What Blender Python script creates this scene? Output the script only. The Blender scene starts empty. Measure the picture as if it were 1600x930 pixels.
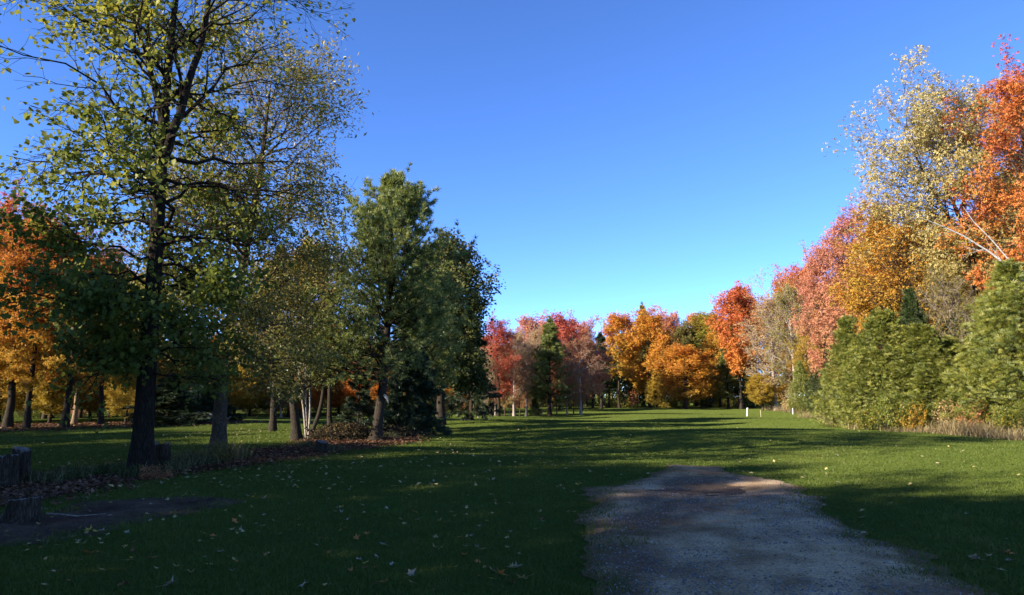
import bpy, math
import numpy as np

# ------------------------------------------------------------------ camera, light, exposure
sc = bpy.context.scene
COL = sc.collection
F_PX, HORIZON = 1100.0, 620.0           # focal length and horizon row in the 1600 x 930 photograph
CAM_H = 1.6
PITCH = math.atan((HORIZON - 465.0) / F_PX)

cam_data = bpy.data.cameras.new('camera')
cam_data.lens = 36.0 * F_PX / 1600.0
cam_data.sensor_width = 36.0
cam_data.clip_start = 0.05
cam_data.clip_end = 3000.0
cam = bpy.data.objects.new('camera', cam_data)
cam.location = (0.0, 0.0, CAM_H)
cam.rotation_euler = (math.pi / 2 + PITCH, 0.0, 0.0)
COL.objects.link(cam)
sc.camera = cam

SUN_ELEV = math.radians(23.0)
SUN_TO = np.array([0.88, 0.475])        # horizontal direction in which shadows fall
SUN_TO = SUN_TO / np.linalg.norm(SUN_TO)
sun_az = math.atan2(-SUN_TO[0], -SUN_TO[1])      # compass angle of the sun measured from +Y towards +X

world = bpy.data.worlds.new('World')
sc.world = world
world.use_nodes = True
wn = world.node_tree
wn.nodes.clear()
w_out = wn.nodes.new('ShaderNodeOutputWorld')
w_bg = wn.nodes.new('ShaderNodeBackground')
w_sky = wn.nodes.new('ShaderNodeTexSky')
w_sky.sky_type = 'NISHITA'
w_sky.sun_disc = False
w_sky.sun_elevation = SUN_ELEV
w_sky.sun_rotation = sun_az
w_sky.altitude = 3000.0
w_sky.air_density = 0.6
w_sky.dust_density = 0.0
w_sky.ozone_density = 4.0
w_hs = wn.nodes.new('ShaderNodeHueSaturation')
w_hs.inputs['Saturation'].default_value = 1.10
w_hs.inputs['Hue'].default_value = 0.507
w_bg.inputs['Strength'].default_value = 0.113
wn.links.new(w_sky.outputs[0], w_hs.inputs['Color'])
wn.links.new(w_hs.outputs[0], w_bg.inputs['Color'])
wn.links.new(w_bg.outputs[0], w_out.inputs['Surface'])

sun_data = bpy.data.lights.new('sun', 'SUN')
sun_data.energy = 3.45
sun_data.angle = math.radians(0.53)
sun_data.color = (1.0, 0.91, 0.77)
sun = bpy.data.objects.new('sun', sun_data)
# lamp shines along its local -Z
sun.rotation_euler = (math.pi / 2 - SUN_ELEV, 0.0, math.atan2(-SUN_TO[0], SUN_TO[1]))
sun.location = (-30, -20, 30)
COL.objects.link(sun)

vs = sc.view_settings
vs.view_transform = 'Standard'
vs.look = 'None'
vs.exposure = 2.12
vs.gamma = 1.0
vs.use_curve_mapping = False
sc.render.engine = 'CYCLES'
cy = sc.cycles
cy.max_bounces = 8
cy.diffuse_bounces = 5
cy.glossy_bounces = 2
cy.transmission_bounces = 5
cy.transparent_max_bounces = 4
cy.use_denoising = True

RNG = np.random.default_rng(11)


# ------------------------------------------------------------------ helpers
def ground_h(x, y):
    """gentle roll of the lawn; nearly level round the camera"""
    x = np.asarray(x, float); y = np.asarray(y, float)
    a = np.clip((y - 9.0) / 14.0, 0, 1)
    return a * (0.07 * np.sin(x * 0.31 + y * 0.17) + 0.06 * np.sin(y * 0.43 - x * 0.11 + 1.3)
                + 0.04 * np.sin(x * 0.55 + 0.7) * np.cos(y * 0.36))


def px_x(px, Y):
    """world X of a photo column at depth Y (near the horizon row)"""
    return (px - 800.0) / F_PX * Y


def px_z(py, Y):
    """world height of a photo row at depth Y"""
    cy_, sy_ = math.cos(PITCH), math.sin(PITCH)
    v = (465.0 - py) / F_PX
    return CAM_H + Y * (sy_ + v * cy_) / (cy_ - v * sy_)


def px_ground(px, py):
    cy_, sy_ = math.cos(PITCH), math.sin(PITCH)
    v = (465.0 - py) / F_PX
    dy, dz = cy_ - v * sy_, sy_ + v * cy_
    t = -CAM_H / dz
    return (px - 800.0) / F_PX * t, dy * t


def vnoise(x, y, s=1.0, seed=0):
    """value noise 0..1"""
    x = np.asarray(x, float) * s + 137.3; y = np.asarray(y, float) * s + 211.7
    xi, yi = np.floor(x).astype(np.int64), np.floor(y).astype(np.int64)
    fx, fy = x - xi, y - yi
    fx, fy = fx * fx * (3 - 2 * fx), fy * fy * (3 - 2 * fy)

    def h(a, b):
        n = (a * 374761393 + b * 668265263 + seed * 974634) & 0x7fffffff
        n = ((n ^ (n >> 13)) * 1274126177) & 0x7fffffff
        return ((n ^ (n >> 16)) & 0xffff) / 65535.0
    return (h(xi, yi) * (1 - fx) + h(xi + 1, yi) * fx) * (1 - fy) + (h(xi, yi + 1) * (1 - fx) + h(xi + 1, yi + 1) * fx) * fy


def fbm(x, y, s=1.0, seed=0):
    return 0.55 * vnoise(x, y, s, seed) + 0.3 * vnoise(x, y, s * 2.1, seed + 5) + 0.15 * vnoise(x, y, s * 4.3, seed + 9)


def unit(a):
    return a / np.maximum(np.linalg.norm(a, axis=-1, keepdims=True), 1e-9)


def make_mesh(name, parts, smooth=False):
    """parts: list of (verts (N,3), faces (M,k), face value or None); returns one mesh"""
    vs_, loops, starts, totals, vals = [], [], [], [], []
    off = 0; ls = 0
    for V, Fc, val in parts:
        V = np.asarray(V, np.float32).reshape(-1, 3); Fc = np.asarray(Fc, np.int32)
        if len(Fc) == 0:
            continue
        k = Fc.shape[1]
        vs_.append(V); loops.append((Fc + off).ravel())
        starts.append(ls + np.arange(len(Fc), dtype=np.int32) * k)
        totals.append(np.full(len(Fc), k, np.int32))
        vals.append(np.zeros(len(Fc), np.float32) if val is None else np.asarray(val, np.float32))
        off += len(V); ls += len(Fc) * k
    V = np.concatenate(vs_); L = np.concatenate(loops); S = np.concatenate(starts); T = np.concatenate(totals); A = np.concatenate(vals)
    m = bpy.data.meshes.new(name)
    m.vertices.add(len(V)); m.vertices.foreach_set('co', V.ravel())
    m.loops.add(len(L)); m.loops.foreach_set('vertex_index', L)
    m.polygons.add(len(S)); m.polygons.foreach_set('loop_start', S); m.polygons.foreach_set('loop_total', T)
    if smooth:
        m.polygons.foreach_set('use_smooth', np.ones(len(S), bool))
    m.update(calc_edges=True)
    at = m.attributes.new('v', 'FLOAT', 'FACE')
    at.data.foreach_set('value', A)
    return m


def link(name, mesh, mat=None, parent=None, loc=None):
    o = bpy.data.objects.new(name, mesh)
    COL.objects.link(o)
    if mat is not None:
        if len(mesh.materials) == 0:
            mesh.materials.append(None)
        o.material_slots[0].link = 'OBJECT'
        o.material_slots[0].material = mat
    if parent is not None:
        o.parent = parent
    if loc is not None:
        o.location = loc
    return o


def tag(o, label=None, cat=None, group=None, kind=None):
    if label: o['label'] = label
    if cat: o['category'] = cat
    if group: o['group'] = group
    if kind: o['kind'] = kind
    return o


def empty(name, loc, rz=0.0, scale=(1, 1, 1)):
    o = bpy.data.objects.new(name, None)
    o.empty_display_size = 0.3
    o.location = loc; o.rotation_euler = (0, 0, rz); o.scale = scale
    COL.objects.link(o)
    return o


def tubes(P, R, sides):
    """P (B,n,3) polylines, R (B,n) radii -> verts, quads"""
    P = np.asarray(P, float); R = np.asarray(R, float)
    B, n, _ = P.shape
    T = np.empty_like(P)
    T[:, 1:-1] = P[:, 2:] - P[:, :-2]; T[:, 0] = P[:, 1] - P[:, 0]; T[:, -1] = P[:, -1] - P[:, -2]
    T = unit(T)
    d = unit(P[:, -1] - P[:, 0])
    ref = np.where(np.abs(d[:, 2:3]) < 0.8, np.array([[0, 0, 1.0]]), np.array([[1.0, 0, 0]]))
    U = unit(np.cross(T, np.broadcast_to(ref[:, None], T.shape)))
    W = np.cross(T, U)
    a = np.arange(sides) * 2 * math.pi / sides
    V = P[:, :, None] + R[:, :, None, None] * (np.cos(a)[None, None, :, None] * U[:, :, None] + np.sin(a)[None, None, :, None] * W[:, :, None])
    b = (np.arange(B) * n * sides)[:, None, None]; i = (np.arange(n - 1) * sides)[None, :, None]; j = np.arange(sides)[None, None, :]
    j2 = (j + 1) % sides
    Q = np.stack([b + i + j, b + i + j2, b + i + sides + j2, b + i + sides + j], -1).reshape(-1, 4)
    return V.reshape(-1, 3), Q


def scatter(TV, TF, pos, X, Y, Z, size, val):
    """copies of template (TV,TF) at pos with axes X,Y,Z"""
    TV = np.asarray(TV, float); TF = np.asarray(TF, int)
    N, k = len(pos), len(TV)
    size = np.asarray(size, float).reshape(N, 1, 1)
    V = pos[:, None] + size * (TV[None, :, 0:1] * X[:, None] + TV[None, :, 1:2] * Y[:, None] + TV[None, :, 2:3] * Z[:, None])
    Fc = (TF[None] + (np.arange(N) * k)[:, None, None]).reshape(-1, TF.shape[1])
    return V.reshape(-1, 3), Fc, np.repeat(np.asarray(val, np.float32), len(TF))


# ------------------------------------------------------------------ materials
def new_mat(name):
    m = bpy.data.materials.new(name); m.use_nodes = True
    nt = m.node_tree; nt.nodes.clear()
    return m, nt, nt.nodes.new('ShaderNodeOutputMaterial')


def ramp(nt, stops):
    r = nt.nodes.new('ShaderNodeValToRGB')
    el = r.color_ramp.elements
    while len(el) > 1:
        el.remove(el[0])
    el[0].position = stops[0][0]; el[0].color = (*stops[0][1], 1)
    for p, c in stops[1:]:
        e = el.new(p); e.color = (*c, 1)
    return r


def leaf_mat(name, stops, trans=0.4, gloss=0.015, rough=0.45):
    m, nt, out = new_mat(name)
    N, L = nt.nodes.new, nt.links.new
    at = N('ShaderNodeAttribute'); at.attribute_name = 'v'
    oi = N('ShaderNodeObjectInfo')
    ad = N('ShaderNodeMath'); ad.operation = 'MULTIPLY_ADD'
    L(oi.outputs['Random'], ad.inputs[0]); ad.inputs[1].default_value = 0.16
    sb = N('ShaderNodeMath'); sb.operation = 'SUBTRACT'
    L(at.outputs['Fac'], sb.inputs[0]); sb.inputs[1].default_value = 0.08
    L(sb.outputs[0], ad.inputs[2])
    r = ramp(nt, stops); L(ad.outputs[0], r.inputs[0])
    d = N('ShaderNodeBsdfDiffuse'); t = N('ShaderNodeBsdfTranslucent'); g = N('ShaderNodeBsdfGlossy')
    g.inputs['Roughness'].default_value = rough
    L(r.outputs[0], d.inputs[0]); L(r.outputs[0], t.inputs[0])
    m1 = N('ShaderNodeMixShader'); m1.inputs[0].default_value = trans
    L(d.outputs[0], m1.inputs[1]); L(t.outputs[0], m1.inputs[2])
    m2 = N('ShaderNodeMixShader'); m2.inputs[0].default_value = gloss
    L(m1.outputs[0], m2.inputs[1]); L(g.outputs[0], m2.inputs[2])
    L(m2.outputs[0], out.inputs[0])
    return m


def bark_mat(name, c0, c1, scale=9.0, stretch=0.22, bump=0.6):
    m, nt, out = new_mat(name)
    N, L = nt.nodes.new, nt.links.new
    tc = N('ShaderNodeTexCoord'); mp = N('ShaderNodeMapping'); mp.inputs['Scale'].default_value = (1, 1, stretch)
    L(tc.outputs['Object'], mp.inputs[0])
    no = N('ShaderNodeTexNoise'); no.inputs['Scale'].default_value = scale; no.inputs['Detail'].default_value = 6; no.inputs['Roughness'].default_value = 0.7
    vo = N('ShaderNodeTexVoronoi'); vo.feature = 'DISTANCE_TO_EDGE'; vo.inputs['Scale'].default_value = scale * 2.2
    L(mp.outputs[0], no.inputs[0]); L(mp.outputs[0], vo.inputs[0])
    mu = N('ShaderNodeMath'); mu.operation = 'MULTIPLY'
    L(no.outputs[0], mu.inputs[0])
    vr = N('ShaderNodeMapRange'); vr.inputs['From Max'].default_value = 0.25; vr.inputs['To Min'].default_value = 0.45
    L(vo.outputs[0], vr.inputs[0]); L(vr.outputs[0], mu.inputs[1])
    r = ramp(nt, [(0.15, c0), (0.65, c1)]); L(mu.outputs[0], r.inputs[0])
    bp = N('ShaderNodeBump'); bp.inputs['Strength'].default_value = bump; bp.inputs['Distance'].default_value = 0.03
    L(mu.outputs[0], bp.inputs['Height'])
    b = N('ShaderNodeBsdfPrincipled'); b.inputs['Roughness'].default_value = 0.95; b.inputs['Specular IOR Level'].default_value = 0.08
    L(r.outputs[0], b.inputs['Base Color']); L(bp.outputs[0], b.inputs['Normal'])
    L(b.outputs[0], out.inputs[0])
    return m


def plain_mat(name, c, rough=0.7, var=0.25, scale=6.0):
    m, nt, out = new_mat(name)
    N, L = nt.nodes.new, nt.links.new
    tc = N('ShaderNodeTexCoord')
    no = N('ShaderNodeTexNoise'); no.inputs['Scale'].default_value = scale; no.inputs['Detail'].default_value = 5
    L(tc.outputs['Object'], no.inputs[0])
    r = ramp(nt, [(0.3, tuple(x * (1 - var) for x in c)), (0.7, tuple(min(1, x * (1 + var)) for x in c))])
    L(no.outputs[0], r.inputs[0])
    b = N('ShaderNodeBsdfPrincipled'); b.inputs['Roughness'].default_value = rough
    L(r.outputs[0], b.inputs['Base Color']); L(b.outputs[0], out.inputs[0])
    return m


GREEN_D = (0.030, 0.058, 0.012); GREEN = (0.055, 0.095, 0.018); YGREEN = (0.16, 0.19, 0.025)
OLIVE = (0.11, 0.105, 0.028); GOLD = (0.42, 0.27, 0.035); YELLOW = (0.55, 0.40, 0.05)
ORANGE = (0.60, 0.265, 0.036); DEEP = (0.56, 0.165, 0.032); RED = (0.46, 0.065, 0.035); PINK = (0.46, 0.13, 0.085)
TAN = (0.30, 0.20, 0.095); BROWN = (0.16, 0.085, 0.04)

PAL = {
    'linden': leaf_mat('linden_leaves', [(0.1, (0.085, 0.105, 0.02)), (0.45, (0.13, 0.155, 0.026)), (0.7, (0.30, 0.28, 0.035)), (0.95, (0.50, 0.38, 0.06))], 0.5, 0.012),
    'willow': leaf_mat('olive_gold_leaves', [(0.1, (0.12, 0.115, 0.024)), (0.5, (0.24, 0.205, 0.04)), (0.85, (0.40, 0.31, 0.06))], 0.45, 0.03),
    'olive': leaf_mat('olive_leaves', [(0.1, (0.06, 0.07, 0.02)), (0.5, (0.125, 0.115, 0.03)), (0.9, (0.26, 0.19, 0.045))], 0.4),
    'green': leaf_mat('dull_green_leaves', [(0.1, GREEN_D), (0.55, GREEN), (0.95, YGREEN)], 0.35),
    'yellowgreen': leaf_mat('yellow_green_leaves', [(0.1, GREEN), (0.5, YGREEN), (0.9, GOLD)], 0.4),
    'yellow': leaf_mat('yellow_leaves', [(0.1, (0.28, 0.22, 0.03)), (0.5, GOLD), (0.9, YELLOW)], 0.42),
    'paleyellow': leaf_mat('pale_yellow_leaves', [(0.1, (0.26, 0.22, 0.07)), (0.5, (0.44, 0.34, 0.11)), (0.9, (0.55, 0.45, 0.18))], 0.42),
    'gold': leaf_mat('gold_leaves', [(0.1, YGREEN), (0.4, GOLD), (0.75, (0.5, 0.25, 0.035)), (0.95, ORANGE)], 0.4),
    'goldorange': leaf_mat('gold_orange_leaves', [(0.05, (0.22, 0.2, 0.03)), (0.35, (0.45, 0.26, 0.035)), (0.7, ORANGE), (0.95, DEEP)], 0.4),
    'orange': leaf_mat('orange_leaves', [(0.05, GOLD), (0.4, ORANGE), (0.85, DEEP)], 0.4),
    'deeporange': leaf_mat('deep_orange_leaves', [(0.05, (0.54, 0.30, 0.05)), (0.45, (0.57, 0.20, 0.04)), (0.9, (0.50, 0.105, 0.045))], 0.4),
    'sunset': leaf_mat('yellow_to_red_leaves', [(0.08, YGREEN), (0.32, GOLD), (0.58, ORANGE), (0.82, (0.48, 0.10, 0.035)), (0.98, RED)], 0.42),
    'darkoak': leaf_mat('dark_oak_leaves', [(0.1, (0.045, 0.06, 0.017)), (0.55, (0.10, 0.11, 0.028)), (0.95, (0.26, 0.20, 0.05))], 0.4),
    'red': leaf_mat('red_leaves', [(0.05, (0.57, 0.21, 0.07)), (0.5, (0.54, 0.135, 0.065)), (0.95, (0.46, 0.085, 0.065))], 0.4),
    'pink': leaf_mat('salmon_leaves', [(0.05, (0.48, 0.30, 0.12)), (0.45, (0.56, 0.25, 0.13)), (0.95, (0.52, 0.16, 0.11))], 0.4),
    'tan': leaf_mat('tan_leaves', [(0.05, (0.26, 0.2, 0.08)), (0.5, (0.42, 0.29, 0.12)), (0.95, (0.48, 0.27, 0.12))], 0.35),
    'rust': leaf_mat('rust_brown_leaves', [(0.05, (0.24, 0.15, 0.065)), (0.5, (0.42, 0.19, 0.075)), (0.95, (0.46, 0.13, 0.065))], 0.35),
    'pine': leaf_mat('pine_needles', [(0.1, (0.085, 0.115, 0.028)), (0.6, (0.22, 0.25, 0.055)), (0.95, (0.36, 0.37, 0.10))], 0.48, 0.04),
    'spruce': leaf_mat('spruce_needles', [(0.1, (0.016, 0.028, 0.012)), (0.7, (0.038, 0.056, 0.022)), (0.95, (0.06, 0.085, 0.032))], 0.15, 0.03),
    'bluespruce': leaf_mat('blue_spruce_needles', [(0.1, (0.03, 0.06, 0.04)), (0.8, (0.075, 0.13, 0.09))], 0.2, 0.04),
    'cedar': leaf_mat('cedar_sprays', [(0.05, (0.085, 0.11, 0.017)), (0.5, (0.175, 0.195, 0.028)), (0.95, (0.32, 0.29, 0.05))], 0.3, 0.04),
    'cedardark': leaf_mat('dark_and_shaded_cedar_sprays', [(0.05, (0.028, 0.045, 0.012)), (0.6, (0.055, 0.08, 0.018)), (0.95, (0.12, 0.11, 0.03))], 0.25, 0.04),  # naturally dark evergreens, and cedars whose shade is put into the colour
}
BARK = {
    'twig': bark_mat('pale_twig_bark', (0.22, 0.17, 0.135), (0.46, 0.38, 0.31), 10.0, 0.4),
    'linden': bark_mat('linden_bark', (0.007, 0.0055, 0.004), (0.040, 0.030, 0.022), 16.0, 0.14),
    'grey': bark_mat('grey_bark', (0.026, 0.019, 0.013), (0.115, 0.085, 0.060), 15.0, 0.25),
    'dark': bark_mat('dark_bark', (0.014, 0.011, 0.008), (0.065, 0.05, 0.036), 15.0, 0.2),
    'pale': bark_mat('pale_bark', (0.16, 0.13, 0.10), (0.42, 0.36, 0.30), 6.0, 0.6),
    'birch': bark_mat('birch_bark', (0.22, 0.20, 0.18), (0.66, 0.62, 0.56), 5.0, 2.2, 0.3),
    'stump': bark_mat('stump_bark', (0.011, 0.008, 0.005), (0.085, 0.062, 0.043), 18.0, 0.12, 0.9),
    'tan': bark_mat('tan_bark', (0.12, 0.08, 0.045), (0.34, 0.24, 0.14), 8.0, 0.3),
}
WOOD = plain_mat('weathered_cut_wood', (0.17, 0.145, 0.12), 0.9, 0.4, 14.0)


def ground_mat():
    m, nt, out = new_mat('lawn_soil')
    N, L = nt.nodes.new, nt.links.new
    tc = N('ShaderNodeTexCoord')
    n1 = N('ShaderNodeTexNoise'); n1.inputs['Scale'].default_value = 0.35; n1.inputs['Detail'].default_value = 6
    n2 = N('ShaderNodeTexNoise'); n2.inputs['Scale'].default_value = 9.0; n2.inputs['Detail'].default_value = 8; n2.inputs['Roughness'].default_value = 0.75
    L(tc.outputs['Object'], n1.inputs[0]); L(tc.outputs['Object'], n2.inputs[0])
    r1 = ramp(nt, [(0.3, (0.045, 0.066, 0.012)), (0.55, (0.066, 0.088, 0.016)), (0.8, (0.098, 0.105, 0.026))])
    r2 = ramp(nt, [(0.25, (0.032, 0.046, 0.010)), (0.75, (0.11, 0.130, 0.028))])
    L(n1.outputs[0], r1.inputs[0]); L(n2.outputs[0], r2.inputs[0])
    mx = N('ShaderNodeMixRGB'); mx.inputs[0].default_value = 0.5
    L(r1.outputs[0], mx.inputs[1]); L(r2.outputs[0], mx.inputs[2])
    bp = N('ShaderNodeBump'); bp.inputs['Strength'].default_value = 0.8; bp.inputs['Distance'].default_value = 0.05
    L(n2.outputs[0], bp.inputs['Height'])
    d = N('ShaderNodeBsdfDiffuse'); d.inputs['Roughness'].default_value = 0.8
    L(mx.outputs[0], d.inputs[0]); L(bp.outputs[0], d.inputs['Normal'])
    L(d.outputs[0], out.inputs[0])
    return m


def dirt_mat(name, ca, cb, cc, s1=1.1, s2=38.0, banded=False):
    m, nt, out = new_mat(name)
    N, L = nt.nodes.new, nt.links.new
    tc = N('ShaderNodeTexCoord')
    n1 = N('ShaderNodeTexNoise'); n1.inputs['Scale'].default_value = s1; n1.inputs['Detail'].default_value = 5; n1.inputs['Roughness'].default_value = 0.65
    n2 = N('ShaderNodeTexNoise'); n2.inputs['Scale'].default_value = s2; n2.inputs['Detail'].default_value = 6; n2.inputs['Roughness'].default_value = 0.8
    for n in (n1, n2): L(tc.outputs['Object'], n.inputs[0])
    at = N('ShaderNodeAttribute'); at.attribute_name = 'v'
    ma = N('ShaderNodeMath'); ma.operation = 'MULTIPLY_ADD'; ma.inputs[1].default_value = 0.5
    L(at.outputs['Fac'], ma.inputs[0])
    mb = N('ShaderNodeMath'); mb.operation = 'MULTIPLY_ADD'; mb.inputs[1].default_value = 1.0; mb.inputs[2].default_value = -0.25 if banded else 0.0
    L(n1.outputs[0], mb.inputs[0]); L(mb.outputs[0], ma.inputs[2])
    r1 = ramp(nt, [(0.32, ca), (0.5, cb), (0.68, cc)]); L(ma.outputs[0], r1.inputs[0])
    r2 = ramp(nt, [(0.32, (0.35, 0.35, 0.36)), (0.68, (1.6, 1.58, 1.55))]); L(n2.outputs[0], r2.inputs[0])
    mx = N('ShaderNodeMixRGB'); mx.blend_type = 'MULTIPLY'; mx.inputs[0].default_value = 1.0
    L(r1.outputs[0], mx.inputs[1]); L(r2.outputs[0], mx.inputs[2])
    bp = N('ShaderNodeBump'); bp.inputs['Strength'].default_value = 0.9; bp.inputs['Distance'].default_value = 0.02
    L(n2.outputs[0], bp.inputs['Height'])
    b = N('ShaderNodeBsdfPrincipled'); b.inputs['Roughness'].default_value = 0.95
    b.inputs['Specular IOR Level'].default_value = 0.05
    L(mx.outputs[0], b.inputs['Base Color']); L(bp.outputs[0], b.inputs['Normal'])
    L(b.outputs[0], out.inputs[0])
    return m


M_GROUND = ground_mat()
M_TRACK = dirt_mat('gravel_track_dirt', (0.17, 0.102, 0.05), (0.33, 0.21, 0.105), (0.52, 0.36, 0.195), 0.7, 38.0, True)
M_SOIL = dirt_mat('bare_dark_soil', (0.040, 0.026, 0.016), (0.072, 0.046, 0.029), (0.12, 0.08, 0.05), 1.6, 22.0)
M_GRASS = leaf_mat('grass_blades', [(0.05, (0.045, 0.066, 0.011)), (0.5, (0.078, 0.110, 0.017)), (0.85, (0.115, 0.142, 0.024)), (1.0, (0.20, 0.18, 0.055))], 0.35, 0.012)
M_DRY = leaf_mat('dry_grass_stalks', [(0.05, (0.13, 0.09, 0.04)), (0.5, (0.27, 0.20, 0.09)), (0.95, (0.42, 0.33, 0.17))], 0.3)
M_LITTER = leaf_mat('fallen_leaf_litter', [(0.05, (0.06, 0.03, 0.018)), (0.45, (0.13, 0.062, 0.034)), (0.8, (0.22, 0.11, 0.06)), (1.0, (0.40, 0.26, 0.14))], 0.15)
M_PALELEAF = leaf_mat('pale_fallen_leaves', [(0.05, (0.26, 0.19, 0.09)), (0.6, (0.40, 0.32, 0.17)), (1.0, (0.5, 0.38, 0.14))], 0.15)
M_STONE = leaf_mat('gravel_stones', [(0.05, (0.12, 0.10, 0.085)), (0.6, (0.26, 0.23, 0.20)), (1.0, (0.46, 0.42, 0.37))], 0.0, 0.03)

# ------------------------------------------------------------------ ground, track, bare soil
def axis(a, b, near, step, far):
    """grid coordinates: fine within +-near, coarse outside"""
    mid = np.arange(-near, near + 1e-6, step)
    lo = -np.geomspace(near, -a, far)[::-1][:-1]; hi = np.geomspace(near, b, far)[1:]
    return np.concatenate([lo, mid, hi])


gx = axis(-900, 900, 40, 0.5, 16)
gy = np.concatenate([np.linspace(-60, -4, 15), np.arange(-3.5, 70, 0.5), np.geomspace(70, 1500, 22)])
GX, GY = np.meshgrid(gx, gy)
fade = np.clip((160 - np.hypot(GX, GY)) / 60, 0, 1)
GZ = ground_h(GX, GY) * fade
nx, ny = len(gx), len(gy)
idx = np.arange(nx * ny).reshape(ny, nx)
Q = np.stack([idx[:-1, :-1], idx[:-1, 1:], idx[1:, 1:], idx[1:, :-1]], -1).reshape(-1, 4)
ground = link('ground', make_mesh('ground', [(np.stack([GX, GY, GZ], -1).reshape(-1, 3), Q, None)], True), M_GROUND)
tag(ground, 'wide mown green lawn', kind='structure')


def poly_inside(x, y, poly):
    ins = np.zeros(x.shape, bool)
    n = len(poly)
    for i in range(n):
        x1, y1 = poly[i]; x2, y2 = poly[(i + 1) % n]
        c = ((y1 > y) != (y2 > y)) & (x < (x2 - x1) * (y - y1) / (y2 - y1 + 1e-12) + x1)
        ins ^= c
    return ins


def poly_dist(x, y, poly):
    d = np.full(x.shape, 1e9)
    n = len(poly)
    for i in range(n):
        a = np.array(poly[i]); b = np.array(poly[(i + 1) % n]); e = b - a
        t = np.clip(((x - a[0]) * e[0] + (y - a[1]) * e[1]) / (e @ e), 0, 1)
        d = np.minimum(d, np.hypot(x - a[0] - t * e[0], y - a[1] - t * e[1]))
    return np.where(poly_inside(x, y, poly), -d, d)


TRACK = [px_ground(*p) for p in [(900, 1290), (915, 930), (930, 880), (905, 812), (925, 790), (915, 765), (985, 757), (1038, 737), (1045, 729), (1125, 729),
                                 (1150, 741), (1250, 756), (1262, 768), (1285, 785), (1320, 822), (1420, 862), (1540, 930), (1990, 1290)]]
SOIL = [px_ground(*p) for p in [(-140, 860), (-60, 795), (60, 802), (140, 783), (230, 779), (330, 777), (380, 783), (330, 797), (250, 812), (170, 828), (60, 848), (-60, 866)]]


def track_sd(x, y):
    return poly_dist(x, y, TRACK) + 0.5 * (fbm(x, y, 1.5, 3) - 0.5) + 0.10 * (vnoise(x, y, 7.0, 4) - 0.5)


def soil_sd(x, y):
    return poly_dist(x, y, SOIL) + 0.5 * (fbm(x, y, 1.3, 13) - 0.5) + 0.15 * (vnoise(x, y, 6.0, 14) - 0.5)


def sheet(name, poly, sdf, cell, lift, mat, relief, band=None):
    P = np.array(poly)
    x0, y0 = P.min(0) - 0.5; x1, y1 = P.max(0) + 0.5
    xs = np.arange(x0, x1, cell); ys = np.arange(y0, y1, cell)
    X, Y = np.meshgrid(xs, ys)
    S = sdf(X, Y)
    Z = ground_h(X, Y) + lift + relief(X, Y, S)
    idx = np.arange(X.size).reshape(X.shape)
    sy_, sx_ = np.gradient(S, cell)
    g2 = np.maximum(sx_ ** 2 + sy_ ** 2, 0.15)
    outv = S > 0
    mv = np.clip(S / g2, 0, cell * 1.5)
    X = np.where(outv, X - mv * sx_, X); Y = np.where(outv, Y - mv * sy_, Y)
    keep = (S[:-1, :-1] < 0) | (S[1:, 1:] < 0) | (S[1:, :-1] < 0) | (S[:-1, 1:] < 0)
    Q = np.stack([idx[:-1, :-1], idx[:-1, 1:], idx[1:, 1:], idx[1:, :-1]], -1)[keep]
    u, inv = np.unique(Q, return_inverse=True)
    V = np.stack([X, Y, Z], -1).reshape(-1, 3)[u]
    Qn = inv.reshape(Q.shape); cc = V[Qn].mean(1)
    return link(name, make_mesh(name, [(V, Qn, None if band is None else band(cc[:, 0], cc[:, 1]))], True), mat)


HOLE = px_ground(1105, 769)


def track_relief(X, Y, S):
    edge = np.clip(-S / 0.35, 0, 1)
    hole = np.exp(-(((X - HOLE[0]) / 0.85) ** 2 + ((Y - HOLE[1]) / 0.5) ** 2) * 1.3)
    ruts = 0.012 * np.sin((X - 0.32 * Y) * 2.6) * edge
    return edge * (0.034 + 0.022 * (fbm(X, Y, 2.2, 21) - 0.5) + ruts) - 0.045 * hole * edge + 0.01 * (vnoise(X, Y, 9.0, 22) - 0.5) * edge


track = tag(sheet('gravel_track', TRACK, track_sd, 0.06, 0.012, M_TRACK, lambda X, Y, S: np.maximum(track_relief(X, Y, S), 0),
                  lambda x, y: np.clip(1.5 * fbm((x - 0.29 * y) * 1.0, y * 0.3, 1.3, 81) + 0.5 * fbm(x, y, 3.5, 82) - 0.5, 0, 1) * np.clip(0.05 - track_sd(x, y) / 0.55, 0, 1)),
            'worn gravel and dirt track ending in the lawn', kind='structure')
soil = tag(sheet('bare_soil_path', SOIL, soil_sd, 0.07, 0.006, M_SOIL, lambda X, Y, S: np.clip(-S / 0.5, 0, 1) * (0.05 * np.maximum(fbm(X, Y, 2.6, 30) - 0.35, 0) + 0.012 * vnoise(X, Y, 11.0, 33))),
           'patch of bare dark soil in front of the tree stumps', kind='structure')

PATCH = [px_ground(*p) for p in [(1035, 771), (1060, 764), (1110, 760), (1150, 762), (1175, 768), (1150, 775), (1100, 778), (1060, 777)]]
def patch_sd(x, y): return poly_dist(x, y, PATCH) + 1.1 * (fbm(x, y, 2.6, 17) - 0.42)
tag(sheet('damp_patch', PATCH, patch_sd, 0.06, 0.017, dirt_mat('damp_dark_dirt', (0.06, 0.038, 0.024), (0.10, 0.068, 0.044), (0.17, 0.118, 0.078), 2.5),
          lambda X, Y, S: np.maximum(track_relief(X, Y, track_sd(X, Y)), 0)), 'dark damp hollow at the far end of the gravel track', kind='structure')

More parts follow.
